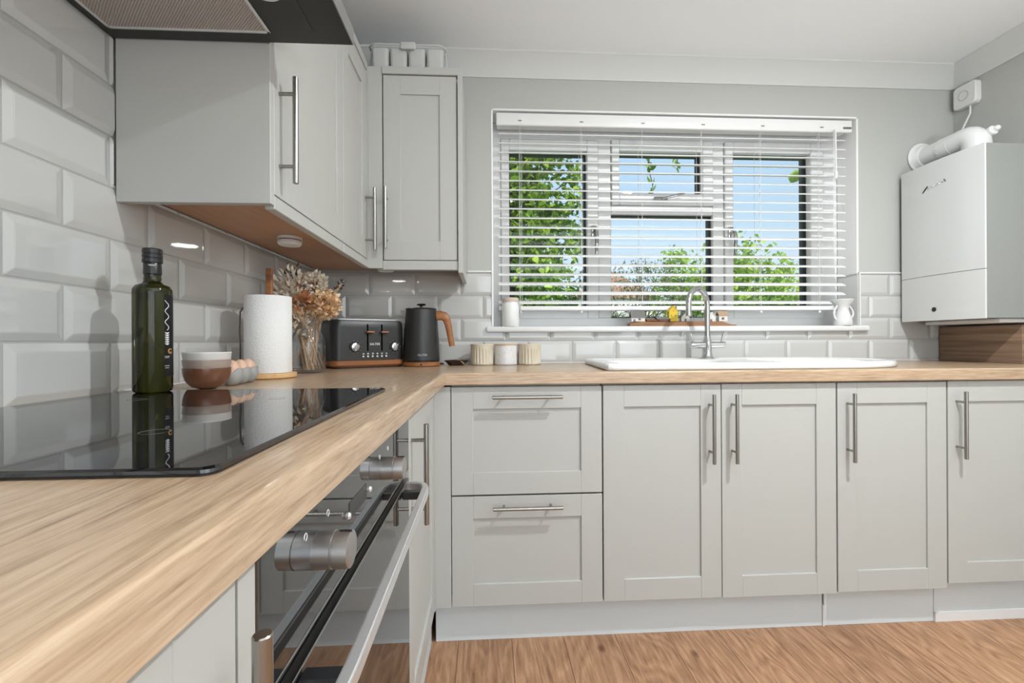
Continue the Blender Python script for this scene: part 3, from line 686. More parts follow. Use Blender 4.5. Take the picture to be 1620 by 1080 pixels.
def rrect(x0, x1, y0, y1, r):
    return arc((x1-r, y0+r), r, -PI/2, 0, 8)+arc((x1-r, y1-r), r, 0, PI/2, 8)+arc((x0+r, y1-r), r, PI/2, PI, 8)+arc((x0+r, y0+r), r, PI, 1.5*PI, 8)
BL = [ray_hit(a, rrect(CX0+0.006, CX1-0.006, CY0+0.006, CY1-0.006, 0.07)) for a in angs]
def shrink(l, d):
    n = len(l); out = []
    for i in range(n):
        a = Vector(l[i-3]); b = Vector(l[(i+3) % n]); t = (b-a).normalized(); nn = Vector((-t.y, t.x)); out.append((l[i][0]+nn.x*d, l[i][1]+nn.y*d))
    return out
w = MB(); sq = []
for d_, z in ((0.004, 0.9108), (0.0, 0.914), (0.0, 0.924), (0.003, 0.930), (0.009, SKZ), (0.020, SKZ+0.0005), (0.028, SKZ-0.002), (0.036, 0.929)):
    l = shrink(OL, d_); sq.append([(x, y, z) for x, y in l])
for d_, z in ((-0.008, 0.929), (0.0, 0.925), (0.004, 0.915), (0.012, 0.80), (0.03, 0.765), (0.06, 0.760)):
    l = shrink(BL, d_); sq.append([(x, y, z) for x, y in l])
loops(w, sq, cap0=False)
sk = thing('kitchen_sink', 'white ceramic inset sink with drainer under the window', 'sink', (1.74, -0.31, 0.910))
w.build('basin', M['ceramic'], sk, sharp=0.9)
mb = MB(); mb.lathe([(0, 0.7605), (0.036, 0.7605), (0.040, 0.7625), (0.036, 0.7635), (0.012, 0.762), (0, 0.762)], (cxs, cys, 0), seg=28); mb.build('waste', M['chrome'], sk)
for k in range(7):
    y = -0.46+k*0.045; mb = MB(); mb.tube([(1.85, y, 0.9292), (2.20-abs(k-3)*0.02, y, 0.9292)], 0.003, seg=8); mb.build('drainer_rib', M['ceramic'], sk)

# tap
tp = thing('mixer_tap', 'chrome swan-neck mixer tap with two levers on the sink', 'tap', (1.706, -0.125, 0.929))
def tb(x, y, z): return Vector((x, y, z))
tx, ty, tz = 1.706, -0.125, 0.929
tx, ty = 1.706, -0.138
mb = MB(); mb.lathe([(0, 0), (0.029, 0), (0.030, 0.004), (0.024, 0.010), (0.019, 0.022), (0.018, 0.075), (0.014, 0.090), (0.013, 0.100), (0, 0.100)], (tx, ty, tz), seg=28)
bodyo = mb.build('body', M['chrome'], tp)
mb = MB(); mb.cyl((tx-0.075, ty+0.005, tz+0.062), (tx+0.075, ty-0.005, tz+0.062), 0.0145, bev=0.002, seg=24); mb.build('crossbar', M['chrome'], bodyo)
for s_ in (-1, 1):
    mb = MB(); mb.cyl((tx+s_*0.060, ty, tz+0.066), (tx+s_*0.075, ty, tz+0.112), 0.0042, 0.0058, seg=14, bev=0.001); mb.build('lever', M['chrome'], tp)
dxs, dys = -0.88, -0.47; path = [(tx, ty, tz+0.095), (tx, ty, tz+0.16), (tx, ty, tz+0.235)]
R_ = 0.062
for i in range(1, 15):
    a = PI*i/14; rr_ = R_*(1-math.cos(a)); path.append((tx+dxs*rr_, ty+dys*rr_, tz+0.235+R_*1.08*math.sin(a)))
path.append((tx+dxs*2*R_, ty+dys*2*R_, tz+0.195))
mb = MB(); mb.tube(path, 0.0115, seg=20); mb.build('spout', M['chrome'], tp)
mb = MB(); mb.cyl((tx+dxs*2*R_, ty+dys*2*R_, tz+0.184), (tx+dxs*2*R_, ty+dys*2*R_, tz+0.200), 0.0128, seg=20, bev=0.001); mb.build('aerator', M['chrome'], tp)

# ================================================================== WALL UNITS
WB, WTZ, XF, YFc = 1.318, 2.016, 0.310, -0.325
PB = 1.288
def wallcab_left(label, y0, y1, hy, st, z1h):
    u = thing('wall_cabinet', label, 'cabinet', (0.16, (y0+y1)/2, 1.327))
    w = MB(); w.box(0.012, XF-0.020, y0, y0+0.016, 1.345, 2.018); w.box(0.012, XF-0.020, y1-0.016, y1, 1.345, 2.018); w.box(0.012, 0.020, y0, y1, 1.345, 2.018); w.box(0.012, XF-0.020, y0, y1, 2.002, 2.018); w.build('carcass', M['cabinet'], u)
    box('underside_panel', M['beech'], u, 0.012, XF-0.020, y0, y1, 1.328, 1.345)
    d = shaker('door', u, 'x', XF, y0, y1, WB, WTZ, st=st, rail=0.072); bar_handle(d, 'x', XF, hy, z1h-0.228, z1h, off=0.034)
    box('light_pelmet', M['cabinet'], u, XF-0.020, XF+0.001, y0, y1, PB, 1.3165, bev=0.0015)
    w = MB(); w.box(XF-0.035, XF+0.004, y0, y1, 2.0185, 2.047, bev=0.002); w.build('cornice', M['cabinet'], u)
    return u
u = wallcab_left('light grey wall cabinet beside the cooker hood, handle at its near edge', -1.086, -0.626, -1.062, 0.058, 1.578)
w = MB(); w.box(0.0095, XF+0.001, -1.105, -1.0875, 1.2945, 2.047, bev=0.0008); w.build('end_panel', M['cabinet'], u)
u = wallcab_left('light grey wall cabinet in the corner, handle at its far edge', -0.624, -0.345, -0.372, 0.058, 1.575)
w = MB(); w.box(0.012, XF-0.002, -0.344, -0.014, 1.328, 1.345); w.build('underside_panel', M['beech'], u)
w = MB(); w.box(XF-0.014, XF, -0.344, -0.326, PB, WTZ+0.03); w.box(XF, 0.362, -0.325, -0.310, PB, WTZ+0.03); w.build('corner_post', M['cabinet'], u)
u = thing('wall_cabinet', 'light grey wall cabinet on the window wall left of the window', 'cabinet', (0.50, -0.16, 1.327))
w = MB(); w.box(0.366, 0.640, -0.305, -0.014, 2.002, 2.018); w.box(0.366, 0.382, -0.305, -0.014, 1.345, 2.002); w.box(0.628, 0.643, -0.305, -0.014, 1.345, 2.002); w.box(0.382, 0.628, -0.030, -0.014, 1.345, 2.002); w.build('carcass', M['cabinet'], u)
box('underside_panel', M['beech'], u, 0.366, 0.643, -0.305, -0.014, 1.328, 1.345)
d = shaker('door', u, 'y', YFc, 0.365, 0.642, WB, WTZ, st=0.064, rail=0.070); bar_handle(d, 'y', YFc, 0.379, 1.356, 1.584, off=0.033)
box('light_pelmet', M['cabinet'], u, 0.3625, 0.644, -0.326, -0.305, PB-0.006, 1.3165, bev=0.0015)
w = MB(); w.box(0.3625, 0.6645, -0.330, -0.300, 2.0185, 2.047, bev=0.002); w.build('cornice', M['cabinet'], u)
w = MB(); w.box(0.645, 0.663, -0.333, -0.014, 1.270, 2.018, bev=0.001); w.build('end_panel', M['cabinet'], u)
for lab, x, y in (('round white puck light under the wall cabinet above the flowers', 0.160, -0.655), ('round white puck light under the corner of the wall cabinets', 0.335, -0.150)):
    p = thing('puck_light', lab, 'light', (x, y, 1.327))
    mb = MB(); mb.lathe([(0, 0), (0.035, 0), (0.035, -0.008), (0, -0.008)], seg=32); mb.build('mount', M['white'], p, world=False)
    mb = MB(); mb.lathe([(0, -0.008), (0.0325, -0.008), (0.0325, -0.012), (0, -0.012)], seg=32); mb.build('chrome_band', M['nickel'], p, world=False)
    mb = MB(); mb.lathe([(0, -0.012), (0.034, -0.012), (0.034, -0.019), (0.029, -0.025), (0, -0.026)], seg=32); mb.build('lens', M['white'], p, world=False)
    light('puck_fill', 'AREA', (x, y, 1.2995), 0.12, (1.0, 0.985, 0.95), shape='DISK', size=0.064)  # faint fill added at the pucks to lift the shade below

# ------------------------------------------------------------------ cooker hood
hd = thing('cooker_hood', 'black cooker hood with steel mesh filter above the hob', 'cooker hood', (0.24, -1.41, 1.62))
hy0_, hy1_, HZ, HX = -1.712, -1.110, 1.620, 0.478
w = MB(); w.box(0.0095, HX, hy0_, hy1_, HZ, HZ+0.004); w.build('underside', M['hood'], hd)
w = MB(); w.box(0.0095, HX, hy0_, hy1_, HZ+0.004, HZ+0.032, bev=0.001); w.build('canopy', M['hood'], hd)
w = MB(); w.box(HX+0.0002, HX+0.003, hy0_, hy1_, HZ-0.001, HZ+0.033, bev=0.0008); w.build('front_edge', mat('hood_grey_front', (0.23, 0.23, 0.225), 0.3, 0.5), hd)
w = MB(); w.prism([(0.0095, hy0_+0.0, HZ+0.032), (0.45, hy0_, HZ+0.032), (0.26, hy0_+0.0, HZ+0.17), (0.0095, hy0_, HZ+0.17)], (0, hy1_-hy0_, 0)); w.build('sloped_body', M['hood'], hd)
w = MB(); w.box(0.0095, 0.25, -1.535, -1.285, HZ+0.17, H-0.002, bev=0.002); w.build('chimney', M['hood'], hd)
w = MB(); fx0, fx1, fy0, fy1, ft = 0.026, 0.330, -1.68, -1.142, 0.006
ring_ = [(fx0, fx0+ft, fy0, fy1), (fx1-ft, fx1, fy0, fy1), (fx0, fx1, fy0, fy0+ft), (fx0, fx1, fy1-ft, fy1)]
for a, b, c, d_ in ring_: w.box(a, b, c, d_, HZ-0.004, HZ-0.0002, bev=0.0008)
fr = w.build('filter_frame', M['steel'], hd)
box('filter_mesh', M['filter'], fr, fx0+ft, fx1-ft, fy0+ft, fy1-ft, HZ-0.0025, HZ-0.0002)
w = MB(); w.box(0.3345, 0.4145, -1.66, -1.1485, HZ-0.0018, HZ-0.0002, bev=0.0005); w.build('light_panel', M['hood'], hd)
for y in (-1.262, -1.560):
    mb = MB(); mb.lathe([(0.0, -0.002), (0.020, -0.002), (0.023, -0.0055), (0.030, -0.006), (0.033, -0.0018), (0.033, 0.0)], (0.372, y, HZ), seg=32); l_ = mb.build('spot_lamp', M['steel'], hd)
    mb = MB(); mb.lathe([(0, -0.003), (0.0185, -0.003)], (0.372, y, HZ), seg=24); mb.build('lens', M['white'], l_)

# ================================================================== BOILER
bo = thing('gas_boiler', 'white wall-hung boiler above the right end of the worktop', 'boiler', (2.84, -0.20, 1.09))
w = MB()
def bow(y):  # gentle bow of the front casing
    t = (y+0.2015)/0.1805; return 2.706-0.014*(1-t*t)
ys = [-0.022-0.359*i/16 for i in range(17)]
def casing(z0, z1, grow=0.0):
    m_ = MB(); pts = [(2.986, ys[0]), ] + [(bow(y)-grow, y) for y in ys] + [(2.986, ys[-1])]
    m_.prism([(x, y, z0) for x, y in pts], (0, 0, z1-z0)); return m_
m_ = MB(); pts = [(2.713, ys[0])]+[(bow(y), y) for y in ys]+[(2.713, ys[-1])]
m_.prism([(x, y, 1.2895) for x, y in pts], (0, 0, 1.783-1.2895)); fp = m_.build('front_panel', M['boiler'], bo)
m_ = MB(); m_.prism([(x, y, 1.092) for x, y in pts], (0, 0, 1.2870-1.092)); lp = m_.build('lower_panel', M['boiler'], bo)
box('casing', M['boilerside'], bo, 2.7135, 2.986, ys[-1]+0.001, ys[0]-0.001, 1.094, 1.782)
m_ = MB(); pts = [(2.7125, ys[0]+0.0006-0.002)]+[(bow(y)+0.002, y) for y in ys[1:-1]]+[(2.7125, ys[-1]+0.002)]
m_.prism([(x, y, 1.2871) for x, y in pts], (0, 0, 0.0023)); m_.build('panel_gap', M['cabgap'], bo)
m_ = MB(); m_.box(2.79, 2.97, -0.36, -0.05, 1.076, 1.0935, bev=0.006, seg=2); m_.build('drip_tray', M['white'], bo)
m_ = MB(); X = Matrix.Translation((bow(-0.19)-0.0005, -0.19, 1.140)) @ rotm('Y', -PI/2); m_.lathe([(0, 0), (0.009, 0), (0.010, 0.0008), (0.007, 0.0016), (0, 0.0016)], seg=24, xf=X); m_.build('indicator_button', M['blacktrim'], lp)
# badge: a dark slanted stroke and a silver script
def bp(u, z, d=0.0008): y = -0.140-u; return Vector((bow(y)-d, y, z))
m_ = MB(); m_.tube([bp(0.0, 1.660), bp(0.012, 1.672), bp(0.024, 1.683)], [0.002, 0.0028, 0.0022], seg=8); m_.build('badge_mark', M['blacktrim'], fp)
m_ = MB(); pth = []
for i in range(60):
    t = i/59; pth.append(bp(0.020+0.080*t+0.003*math.sin(t*40), 1.672+0.008*t+0.0045*math.sin(t*34)*(1 if i % 9 else 1.4)))
m_.tube(pth, 0.0013, seg=6); m_.build('badge_script', M['silver'], fp)
m_ = MB(); m_.tube([bp(0.094, 1.690), bp(0.101, 1.684), bp(0.100, 1.678)], 0.0015, seg=6); m_.build('badge_mark', M['blacktrim'], fp)
# flue
fl = thing('boiler_flue', 'white flue pipe running from the boiler top into the window wall', 'flue', (2.83, -0.17, 1.783))
FX, FZ = 2.828, 1.872
m_ = MB(); m_.cyl((FX, -0.001, FZ), (FX, -0.010, FZ), 0.072, seg=40, bev=0.003); m_.cyl((FX, -0.010, FZ), (FX, -0.030, FZ), 0.060, 0.052, seg=40); m_.build('wall_collar', M['white'], fl)
m_ = MB(); m_.cyl((FX, -0.012, FZ), (FX, -0.150, FZ), 0.045, seg=36); m_.build('pipe', M['white'], fl)
m_ = MB(); m_.cyl((FX, -0.105, FZ), (FX, -0.160, FZ), 0.0485, seg=36, bev=0.002)
for a in (2.6, 3.0, 3.4): m_.ball((FX+0.0485*math.cos(a), -0.118, FZ+0.0485*math.sin(a)*-1+0.0), 0.003, 1)
m_.build('clamp_band', M['white'], fl)
pth = [(FX, -0.145, FZ), (FX, -0.19, FZ+0.002)]+[(FX, -0.205-0.040*math.sin(a), FZ-0.040+0.042*math.cos(a)) for a in [PI/2*i/6 for i in range(1, 7)]]+[(FX, -0.245, 1.7835)]
m_ = MB(); m_.tube(pth, 0.048, seg=32); m_.build('elbow', M['white'], fl)
m_ = MB(); m_.cyl((FX+0.02, -0.262, FZ-0.005), (FX+0.02, -0.297, FZ+0.004), 0.020, seg=20, bev=0.003); m_.ball((FX+0.028, -0.300, FZ+0.008), 0.012, 2); m_.build('inspection_cap', M['white'], fl)
# smart receiver
sr = thing('control_receiver', 'square white control box with a ring high in the right corner', 'control box', (2.97, -0.075, 2.09))
m_ = MB()
def rr3(x, y0, y1, z0, z1, r): return [(x, a, b) for a, b in (arc((y1-r, z0+r), r, -PI/2, 0, 6)+arc((y1-r, z1-r), r, 0, PI/2, 6)+arc((y0+r, z1-r), r, PI/2, PI, 6)+arc((y0+r, z0+r), r, PI, 1.5*PI, 6))]
loops(m_, [rr3(2.989, -0.126, -0.024, 2.086, 2.190, 0.018), rr3(2.966, -0.126, -0.024, 2.086, 2.190, 0.018), rr3(2.962, -0.122, -0.028, 2.090, 2.186, 0.015)]); m_.build('case', M['white'], sr)
m_ = MB(); m_.tube([(2.9612, -0.072+0.021*math.cos(a), 2.138+0.021*math.sin(a)) for a in [2*PI*i/32 for i in range(33)]], 0.0010, seg=5); m_.build('ring_button', mat('grey_ring', (0.4, 0.4, 0.4), 0.4), sr)
m_ = MB(); m_.tube([(2.982, -0.085, 2.088), (2.980, -0.086, 2.05), (2.975, -0.062, 2.00), (2.965, -0.055, 1.96), (2.955, -0.055, 1.92), (2.93, -0.060, 1.86), (2.92, -0.065, 1.786)], 0.0038, seg=8); o = m_.build('power_cable', M['white']); tag(o, 'thin white cable dropping from the control box behind the flue', 'cable')

# ================================================================== THINGS ON THE WORKTOP
WT = 0.9103
# ---- olive oil bottle (stands on the far edge of the hob)
bx, by, bz = 0.109, -1.148, 0.9168
bt = thing('oil_bottle', 'tall dark green glass oil bottle with black cap on the hob', 'bottle', (bx, by, bz))
prof = [(0, 0.002), (0.026, 0.0), (0.030, 0.002), (0.0315, 0.006), (0.0315, 0.188), (0.031, 0.196), (0.0275, 0.203), (0.018, 0.2065), (0.0145, 0.211), (0.0138, 0.222), (0.0138, 0.262), (0, 0.262)]
MB().lathe(prof, seg=56).build('glass_body', M['bottleglass'], bt, world=False, sharp=1.2)
MB().lathe([(0.0141, 0.225), (0.0148, 0.226), (0.0146, 0.246), (0.0142, 0.247)], seg=36).build('neck_sleeve', M['blacktrim'], bt, world=False)
cpm = MB(); cpm.lathe([(0.0143, 0.2475), (0.0165, 0.2475), (0.0165, 0.2545), (0.0155, 0.2553), (0.0155, 0.2565), (0.0165, 0.2573), (0.0165, 0.2625), (0.0156, 0.2632), (0.0156, 0.2645), (0.0165, 0.2652), (0.0163, 0.273), (0.015, 0.2745), (0, 0.2745)], seg=36)
cpm.build('cap', M['blacktrim'], bt, world=False)
def cylmap(R, a0):
    return lambda co: Vector((R*math.cos(a0+co.x/R), R*math.sin(a0+co.x/R), co.y))
m_ = MB(); aL0, aL1 = -0.38, 1.60; N = 20; R = 0.0318
a_ = [[m_.bm.verts.new((R*math.cos(aL0+(aL1-aL0)*i/N), R*math.sin(aL0+(aL1-aL0)*i/N), z)) for i in range(N+1)] for z in (0.030, 0.186)]
for i in range(N): m_.bm.faces.new((a_[0][i], a_[0][i+1], a_[1][i+1], a_[1][i]))
bmesh.ops.solidify(m_.bm, geom=list(m_.bm.faces), thickness=0.0003)
lbl = m_.build('label', mat('black_label', (0.02, 0.021, 0.022), 0.35), bt, world=False)
f = cylmap(0.0323, 0.02); m_ = MB()
m_.tube([f(Vector((-0.008+0.004*math.sin(i*0.9), 0.118+i*0.0030, 0))) for i in range(20)], 0.0006, seg=5); m_.build('label_script', M['whiteprint'], lbl, world=False)
m_ = MB(); m_.tube([f(Vector((-0.008, 0.090+i*0.004, 0))) for i in range(7)], 0.0005, seg=5)
for i in range(6):
    for s_ in (-1, 1):
        p0 = Vector((-0.008, 0.090+i*0.0042, 0)); p1 = p0+Vector((s_*0.0045, 0.0035, 0)); m_.tube([f(p0), f((p0+p1)/2), f(p1)], [0.0003, 0.0011, 0.0002], seg=5)
m_.build('label_sprig', M['whiteprint'], lbl, world=False)
for z, wd in ((0.068, 0.010), (0.0655, 0.008), (0.050, 0.009), (0.046, 0.007)):
    m_ = MB(); m_.tube([f(Vector((-0.008-wd/2+wd*i/6, z+0.0004*(i % 2), 0))) for i in range(7)], 0.0004, seg=4); m_.build('label_line', M['whiteprint'], lbl, world=False)
m_ = MB(); c0 = Vector((-0.001, 0.078, 0)); m_.tube([f(c0+Vector((0.0042*math.cos(a), 0.0042*math.sin(a), 0))) for a in [0.6+5.0*i/20 for i in range(21)]]+[f(c0+Vector((0.001, -0.001, 0)))], 0.0010, seg=5); m_.build('label_seal', M['gold'], lbl, world=False)
f = cylmap(0.0152, -1.05); m_ = MB(); m_.tube([f(Vector((-0.005+i*0.0005, 0.2415+0.0013*math.sin(i*1.3), 0))) for i in range(22)], 0.0004, seg=4); m_.build('neck_script', M['whiteprint'], bt, world=False)

# ---- stack of bowls
def bowl(name, label, m, z, r0=0.017, r1=0.0455, h=0.045, rim=None):
    t = thing(name, label, 'bowl', (0.140, -1.030, z), group='bowls in the small stack')
    prof = [(0, 0.0), (r0*0.9, 0.0), (r0, 0.001)]
    for i in range(1, 9):
        a = PI/2*i/8; prof.append((r0+(r1-r0)*math.sin(a)**0.95, 0.002+(h-0.004)*(1-math.cos(a))+0.0005*math.sin(i*2.3)))
    prof += [(r1, h), (r1-0.0012, h+0.0006), (r1-0.0026, h-0.0005)]
    for i in range(8, 0, -1):
        a = PI/2*i/8; prof.append((max(r0-0.002, 0)+(r1-r0-0.001)*math.sin(a)**0.95, 0.0055+(h-0.008)*(1-math.cos(a))))
    prof.append((0, 0.0055)); MB().lathe(prof, seg=48).build('vessel', m, t, world=False, sharp=0.9)
    MB().lathe([(r1-0.002, h-0.0005), (r1+0.0006, h-0.001), (r1+0.0003, h+0.001), (r1-0.002, h+0.001)], seg=48).build('rim', rim or m, t, world=False)
    return t
bowl('bowl', 'brown glazed bowl at the bottom of the small stack', M['brownglaze'], WT, rim=M['brownglaze'])
bowl('bowl', 'grey-brown glazed bowl in the middle of the small stack', M['greyglaze'], WT+0.0185, h=0.0445)
bowl('bowl', 'pale cream bowl on top of the small stack', M['paleglaze'], WT+0.036, h=0.043, rim=M['ceramic'])

# ---- eggs in cups
random.seed(2)
eh = thing('egg_holder', 'grey egg holder of three joined cups with notched rims beside the bowls', 'egg holder', (0.162, -0.900, WT))
egx = [(0.152, -0.957), (0.148, -0.913), (0.144, -0.869)]
for k, (x, y) in enumerate(egx):
    mb = MB(); seg = 36; R0, R1 = 0.0235, 0.0215; rows = []
    for j, (zf, rf) in enumerate(((0.0, 0.35), (0.05, 0.55), (0.25, 0.85), (0.5, 1.0), (0.75, 1.03), (1.0, 0.98))):
        ring_v = []
        for i in range(seg):
            a = 2*PI*i/seg; hh = 0.040
            if zf == 1.0:
                ph = (i % 12)/12; hh = 0.040-0.010*(1-abs(2*ph-1)) if ph < 0.5 else 0.040-0.010*(2-2*ph)*0.6
                hh = 0.040-0.011*max(0, 1-abs((i % 12)-6)/3.2)
            elif zf == 0.75: hh = 0.036
            ring_v.append((x+R0*rf*math.cos(a), y+R0*rf*math.sin(a), WT+hh*zf))
        rows.append(ring_v)
    inner = [[(x+(p[0]-x)*0.90, y+(p[1]-y)*0.90, p[2]+(0.0 if q_ else 0.0005)) for p in r_] for q_, r_ in enumerate(rows[::-1])]
    inner[-1] = [(p[0], p[1], WT+0.004) for p in inner[-1]]; inner[-2] = [(p[0], p[1], WT+0.006) for p in inner[-2]]
    loops(mb, rows+inner)
    mb.build('cup', M['cupgrey'], eh)
for k, (x, y) in enumerate(egx):
    lab = ['brown egg in the nearest cup, right beside the bowls', 'brown egg in the middle cup of the holder', 'brown egg in the farthest cup, next to the paper roll'][k]
    mb = MB(); pr_ = []
    for i in range(15):
        a = PI*i/14; r = 0.0192*math.sin(a)*(1+0.10*math.cos(a)); pr_.append((max(r, 0), -0.026*math.cos(a)*1.0))
    pr_[0] = (0, pr_[0][1]); pr_[-1] = (0, pr_[-1][1]); mb.lathe([(r, z+0.0335) for r, z in pr_], (x, y, WT), seg=28)
    o = mb.build('egg', M['egg']); tag(o, lab, 'egg', 'brown eggs in cups')

# ---- paper towel on its holder
kx, ky = 0.130, -0.728
th = thing('paper_towel_holder', 'round wooden paper towel holder with an upright post', 'paper towel holder', (kx, ky, WT))
MB().lathe([(0, 0), (0.070, 0), (0.074, 0.003), (0.074, 0.012), (0.071, 0.015), (0, 0.015)], seg=48).build('base', M['bamboo'], th, world=False)
MB().box(-0.006, 0.011, -0.004, 0.008, 0.0155, 0.311, bev=0.002).build('post', M['walnut'], th, world=False)
mb = MB(); mb.tube([(-0.0625, -0.029, 0.0155), (-0.0625, -0.029, 0.10), (-0.0640, -0.0295, 0.13), (-0.0625, -0.029, 0.185), (-0.057, -0.026, 0.198)], 0.0022, seg=8); mb.build('tension_arm', M['blacktrim'], th, world=False)
tr = thing('paper_towel_roll', 'white paper towel roll standing upright on its wooden holder', 'paper towel', (kx, ky, WT+0.0155))
MB().lathe([(0.022, 0), (0.060, 0), (0.061, 0.002), (0.061, 0.214), (0.060, 0.2155), (0.022, 0.2155)], seg=56).build('paper', M['paper'], tr, world=False)
MB().lathe([(0.019, 0), (0.0215, 0), (0.0215, 0.2155), (0.019, 0.2155), (0.019, 0)], seg=32).build('core', M['tanwood'], tr, world=False)

# ---- jar of dried flowers
vx, vy = 0.160, -0.520
vz = thing('glass_vase', 'clear glass jar with shoulders holding dried flowers', 'vase', (vx, vy, WT))
po = [(0, 0.002), (0.045, 0.0), (0.052, 0.003), (0.0545, 0.010), (0.0545, 0.085), (0.053, 0.105), (0.046, 0.125), (0.039, 0.138), (0.037, 0.147), (0.0375, 0.160), (0.0405, 0.164), (0.0405, 0.169), (0.0385, 0.171)]
pi_ = [(r-0.0025, max(z, 0.008)) for r, z in po[2:]][::-1]
MB().lathe(po+pi_+[(0, 0.008)], seg=56).build('jar', M['vaseglass'], vz, world=False, sharp=1.2)
MB().lathe([(0.0408, 0.1615), (0.0422, 0.163), (0.0422, 0.169), (0.0408, 0.1705)], seg=48).build('rim_band', M['vaseglass'], vz, world=False)
def leafquad(V, F, c, d, n, L, W, curl=0.15):
    d = d.normalized(); s = d.cross(n)
    if s.length < 1e-4: s = d.orthogonal()
    s.normalize(); nn = s.cross(d); b = len(V)
    V += [c, c+d*L*0.35+s*W*0.5+nn*L*curl*0.5, c+d*L*0.7+s*W*0.36+nn*L*curl*0.4, c+d*L-nn*L*curl, c+d*L*0.7-s*W*0.36+nn*L*curl*0.4, c+d*L*0.35-s*W*0.5+nn*L*curl*0.5, c+d*L*0.5]
    F += [(b, b+1, b+6), (b+1, b+2, b+6), (b+2, b+3, b+6), (b+3, b+4, b+6), (b+4, b+5, b+6), (b+5, b, b+6)]
def leafmesh(name, V, F, m, parent=None, base=Vector((0, 0, 0))):
    me = bpy.data.meshes.new(name); me.from_pydata([tuple(v-base) for v in V], [], F); me.materials.append(m)
    for p in me.polygons: p.use_smooth = True
    o = bpy.data.objects.new(name, me); COL.objects.link(o)
    if parent: o.parent = parent
    return o
RN = random.Random(11)
def rdir(): 
    while True:
        v = Vector((RN.uniform(-1, 1), RN.uniform(-1, 1), RN.uniform(-1, 1)))
        if 0.05 < v.length < 1: return v.normalized()
VB = Vector((vx, vy, WT))
def stem_path(root, tip, n=8):
    root, tip = Vector(root), Vector(tip); q_ = Vector((tip.x-vx, tip.y-vy, 0)); q_ = q_*min(1.0, 0.030/max(q_.length, 1e-4)); jx, jy = root.x-vx, root.y-vy; mid = Vector((vx+q_.x+jx*0.35, vy+q_.y+jy*0.35, WT+0.150)); out = []
    for i in range(n+1):
        t = i/n; out.append(root*(1-t)**2+mid*2*t*(1-t)+tip*t*t)
    return out
def spray(label, tip, m, n, L, W, spread, core, cat='dried flowers', name='dried_flower_spray', part='leaves', curl=0.2, ln=0.10, group=None):
    tip = Vector(tip); root = Vector((vx-(tip.x-vx)*0.25+RN.uniform(-.028, .028), vy-(tip.y-vy)*0.2+RN.uniform(-.028, .028), WT+0.010))
    t = thing(name, label, cat, root, group=group)
    mb = MB(); mb.tube(stem_path(root, tip), [0.0017]*5+[0.0012]*4, seg=5)
    for _ in range(2):
        r2 = root+Vector((RN.uniform(-.012, .012), RN.uniform(-.012, .012), 0.002)); mb.tube(stem_path(r2, tip-(tip-VB).normalized()*0.02+rdir()*0.012), [0.0013]*9, seg=5)
    mb.build('stem', M['dry_stem'], t)
    V, F = [], []; ax = (tip-Vector((vx, vy, WT+0.14))).normalized()
    if m is M['dry_cream']: n = int(n*1.7); L *= 1.35; W *= 1.35
    elif m is not M['dry_dark']: n = int(n*1.25); L *= 1.1; W *= 1.1
    for i in range(n):
        q = core(i/n, ax, tip); d = (q[1] if q[1] is not None else rdir()*0.8+ax*0.4); leafquad(V, F, q[0], d, rdir(), L*RN.uniform(.7, 1.2), W*RN.uniform(.7, 1.2), curl)
    leafmesh(part, V, F, m, t, Vector(t.location)); return t
def along(lenn, rad):
    def f(t, ax, tip):
        p = tip-ax*lenn*(1-t)+rdir()*rad; return p, (p-(tip-ax*lenn*(1-t))).normalized()*0.9+ax*0.7
    return f
def clump(rad, sq=1.0):
    def f(t, ax, tip):
        d = rdir(); p = tip+d*rad*RN.uniform(.45, 1.0); return p, d+rdir()*0.6
    return f
z0 = WT
spray('cream dried leaf spray at the upper left of the jar', (0.085, -0.56, 1.195), M['dry_cream'], 60, 0.022, 0.010, 0.03, along(0.10, 0.026))
spray('cream dried leaf spray leaning left over the paper roll', (0.055, -0.51, 1.150), M['dry_cream'], 55, 0.024, 0.010, 0.03, along(0.10, 0.026))
spray('pale dried leaf spray drooping in front of the jar rim', (0.150, -0.585, 1.105), M['dry_cream'], 46, 0.020, 0.009, 0.03, along(0.08, 0.024))
spray('pale dried leaf spray at the top middle of the bunch', (0.118, -0.56, 1.215), M['dry_cream'], 75, 0.019, 0.008, 0.03, along(0.10, 0.032))
spray('fluffy cream dried bloom at the upper right of the bunch', (0.188, -0.53, 1.205), M['dry_cream'], 170, 0.011, 0.008, 0.04, clump(0.034), name='dried_bloom', part='petals')
spray('large peach dried hydrangea head at the right of the bunch', (0.222, -0.530, 1.135), M['dry_orange'], 330, 0.013, 0.012, 0.04, clump(0.044), name='dried_hydrangea', part='petals', cat='dried flower')
spray('peach dried hydrangea head behind the rust rose', (0.190, -0.490, 1.165), M['dry_orange'], 220, 0.013, 0.012, 0.04, clump(0.036), name='dried_hydrangea', part='petals', cat='dried flower')
spray('rust brown dried bloom high in the middle of the bunch', (0.160, -0.52, 1.195), M['dry_rust'], 46, 0.022, 0.016, 0.04, clump(0.026), name='dried_bloom', part='petals', cat='dried flower')
spray('rust orange dried rose in the centre of the bunch', (0.165, -0.570, 1.140), M['dry_rust'], 50, 0.022, 0.022, 0.04, clump(0.020), name='dried_rose', part='petals', cat='dried flower')
spray('golden dried leaves low at the left of the bunch', (0.115, -0.575, 1.125), M['dry_orange'], 60, 0.020, 0.009, 0.04, along(0.07, 0.026))
spray('dark dried sprig sticking up above the bunch', (0.085, -0.50, 1.262), M['dry_dark'], 14, 0.018, 0.006, 0.03, along(0.06, 0.010))
spray('dark dried sprig at the top left of the bunch', (0.120, -0.52, 1.268), M['dry_dark'], 16, 0.016, 0.006, 0.03, along(0.06, 0.010))
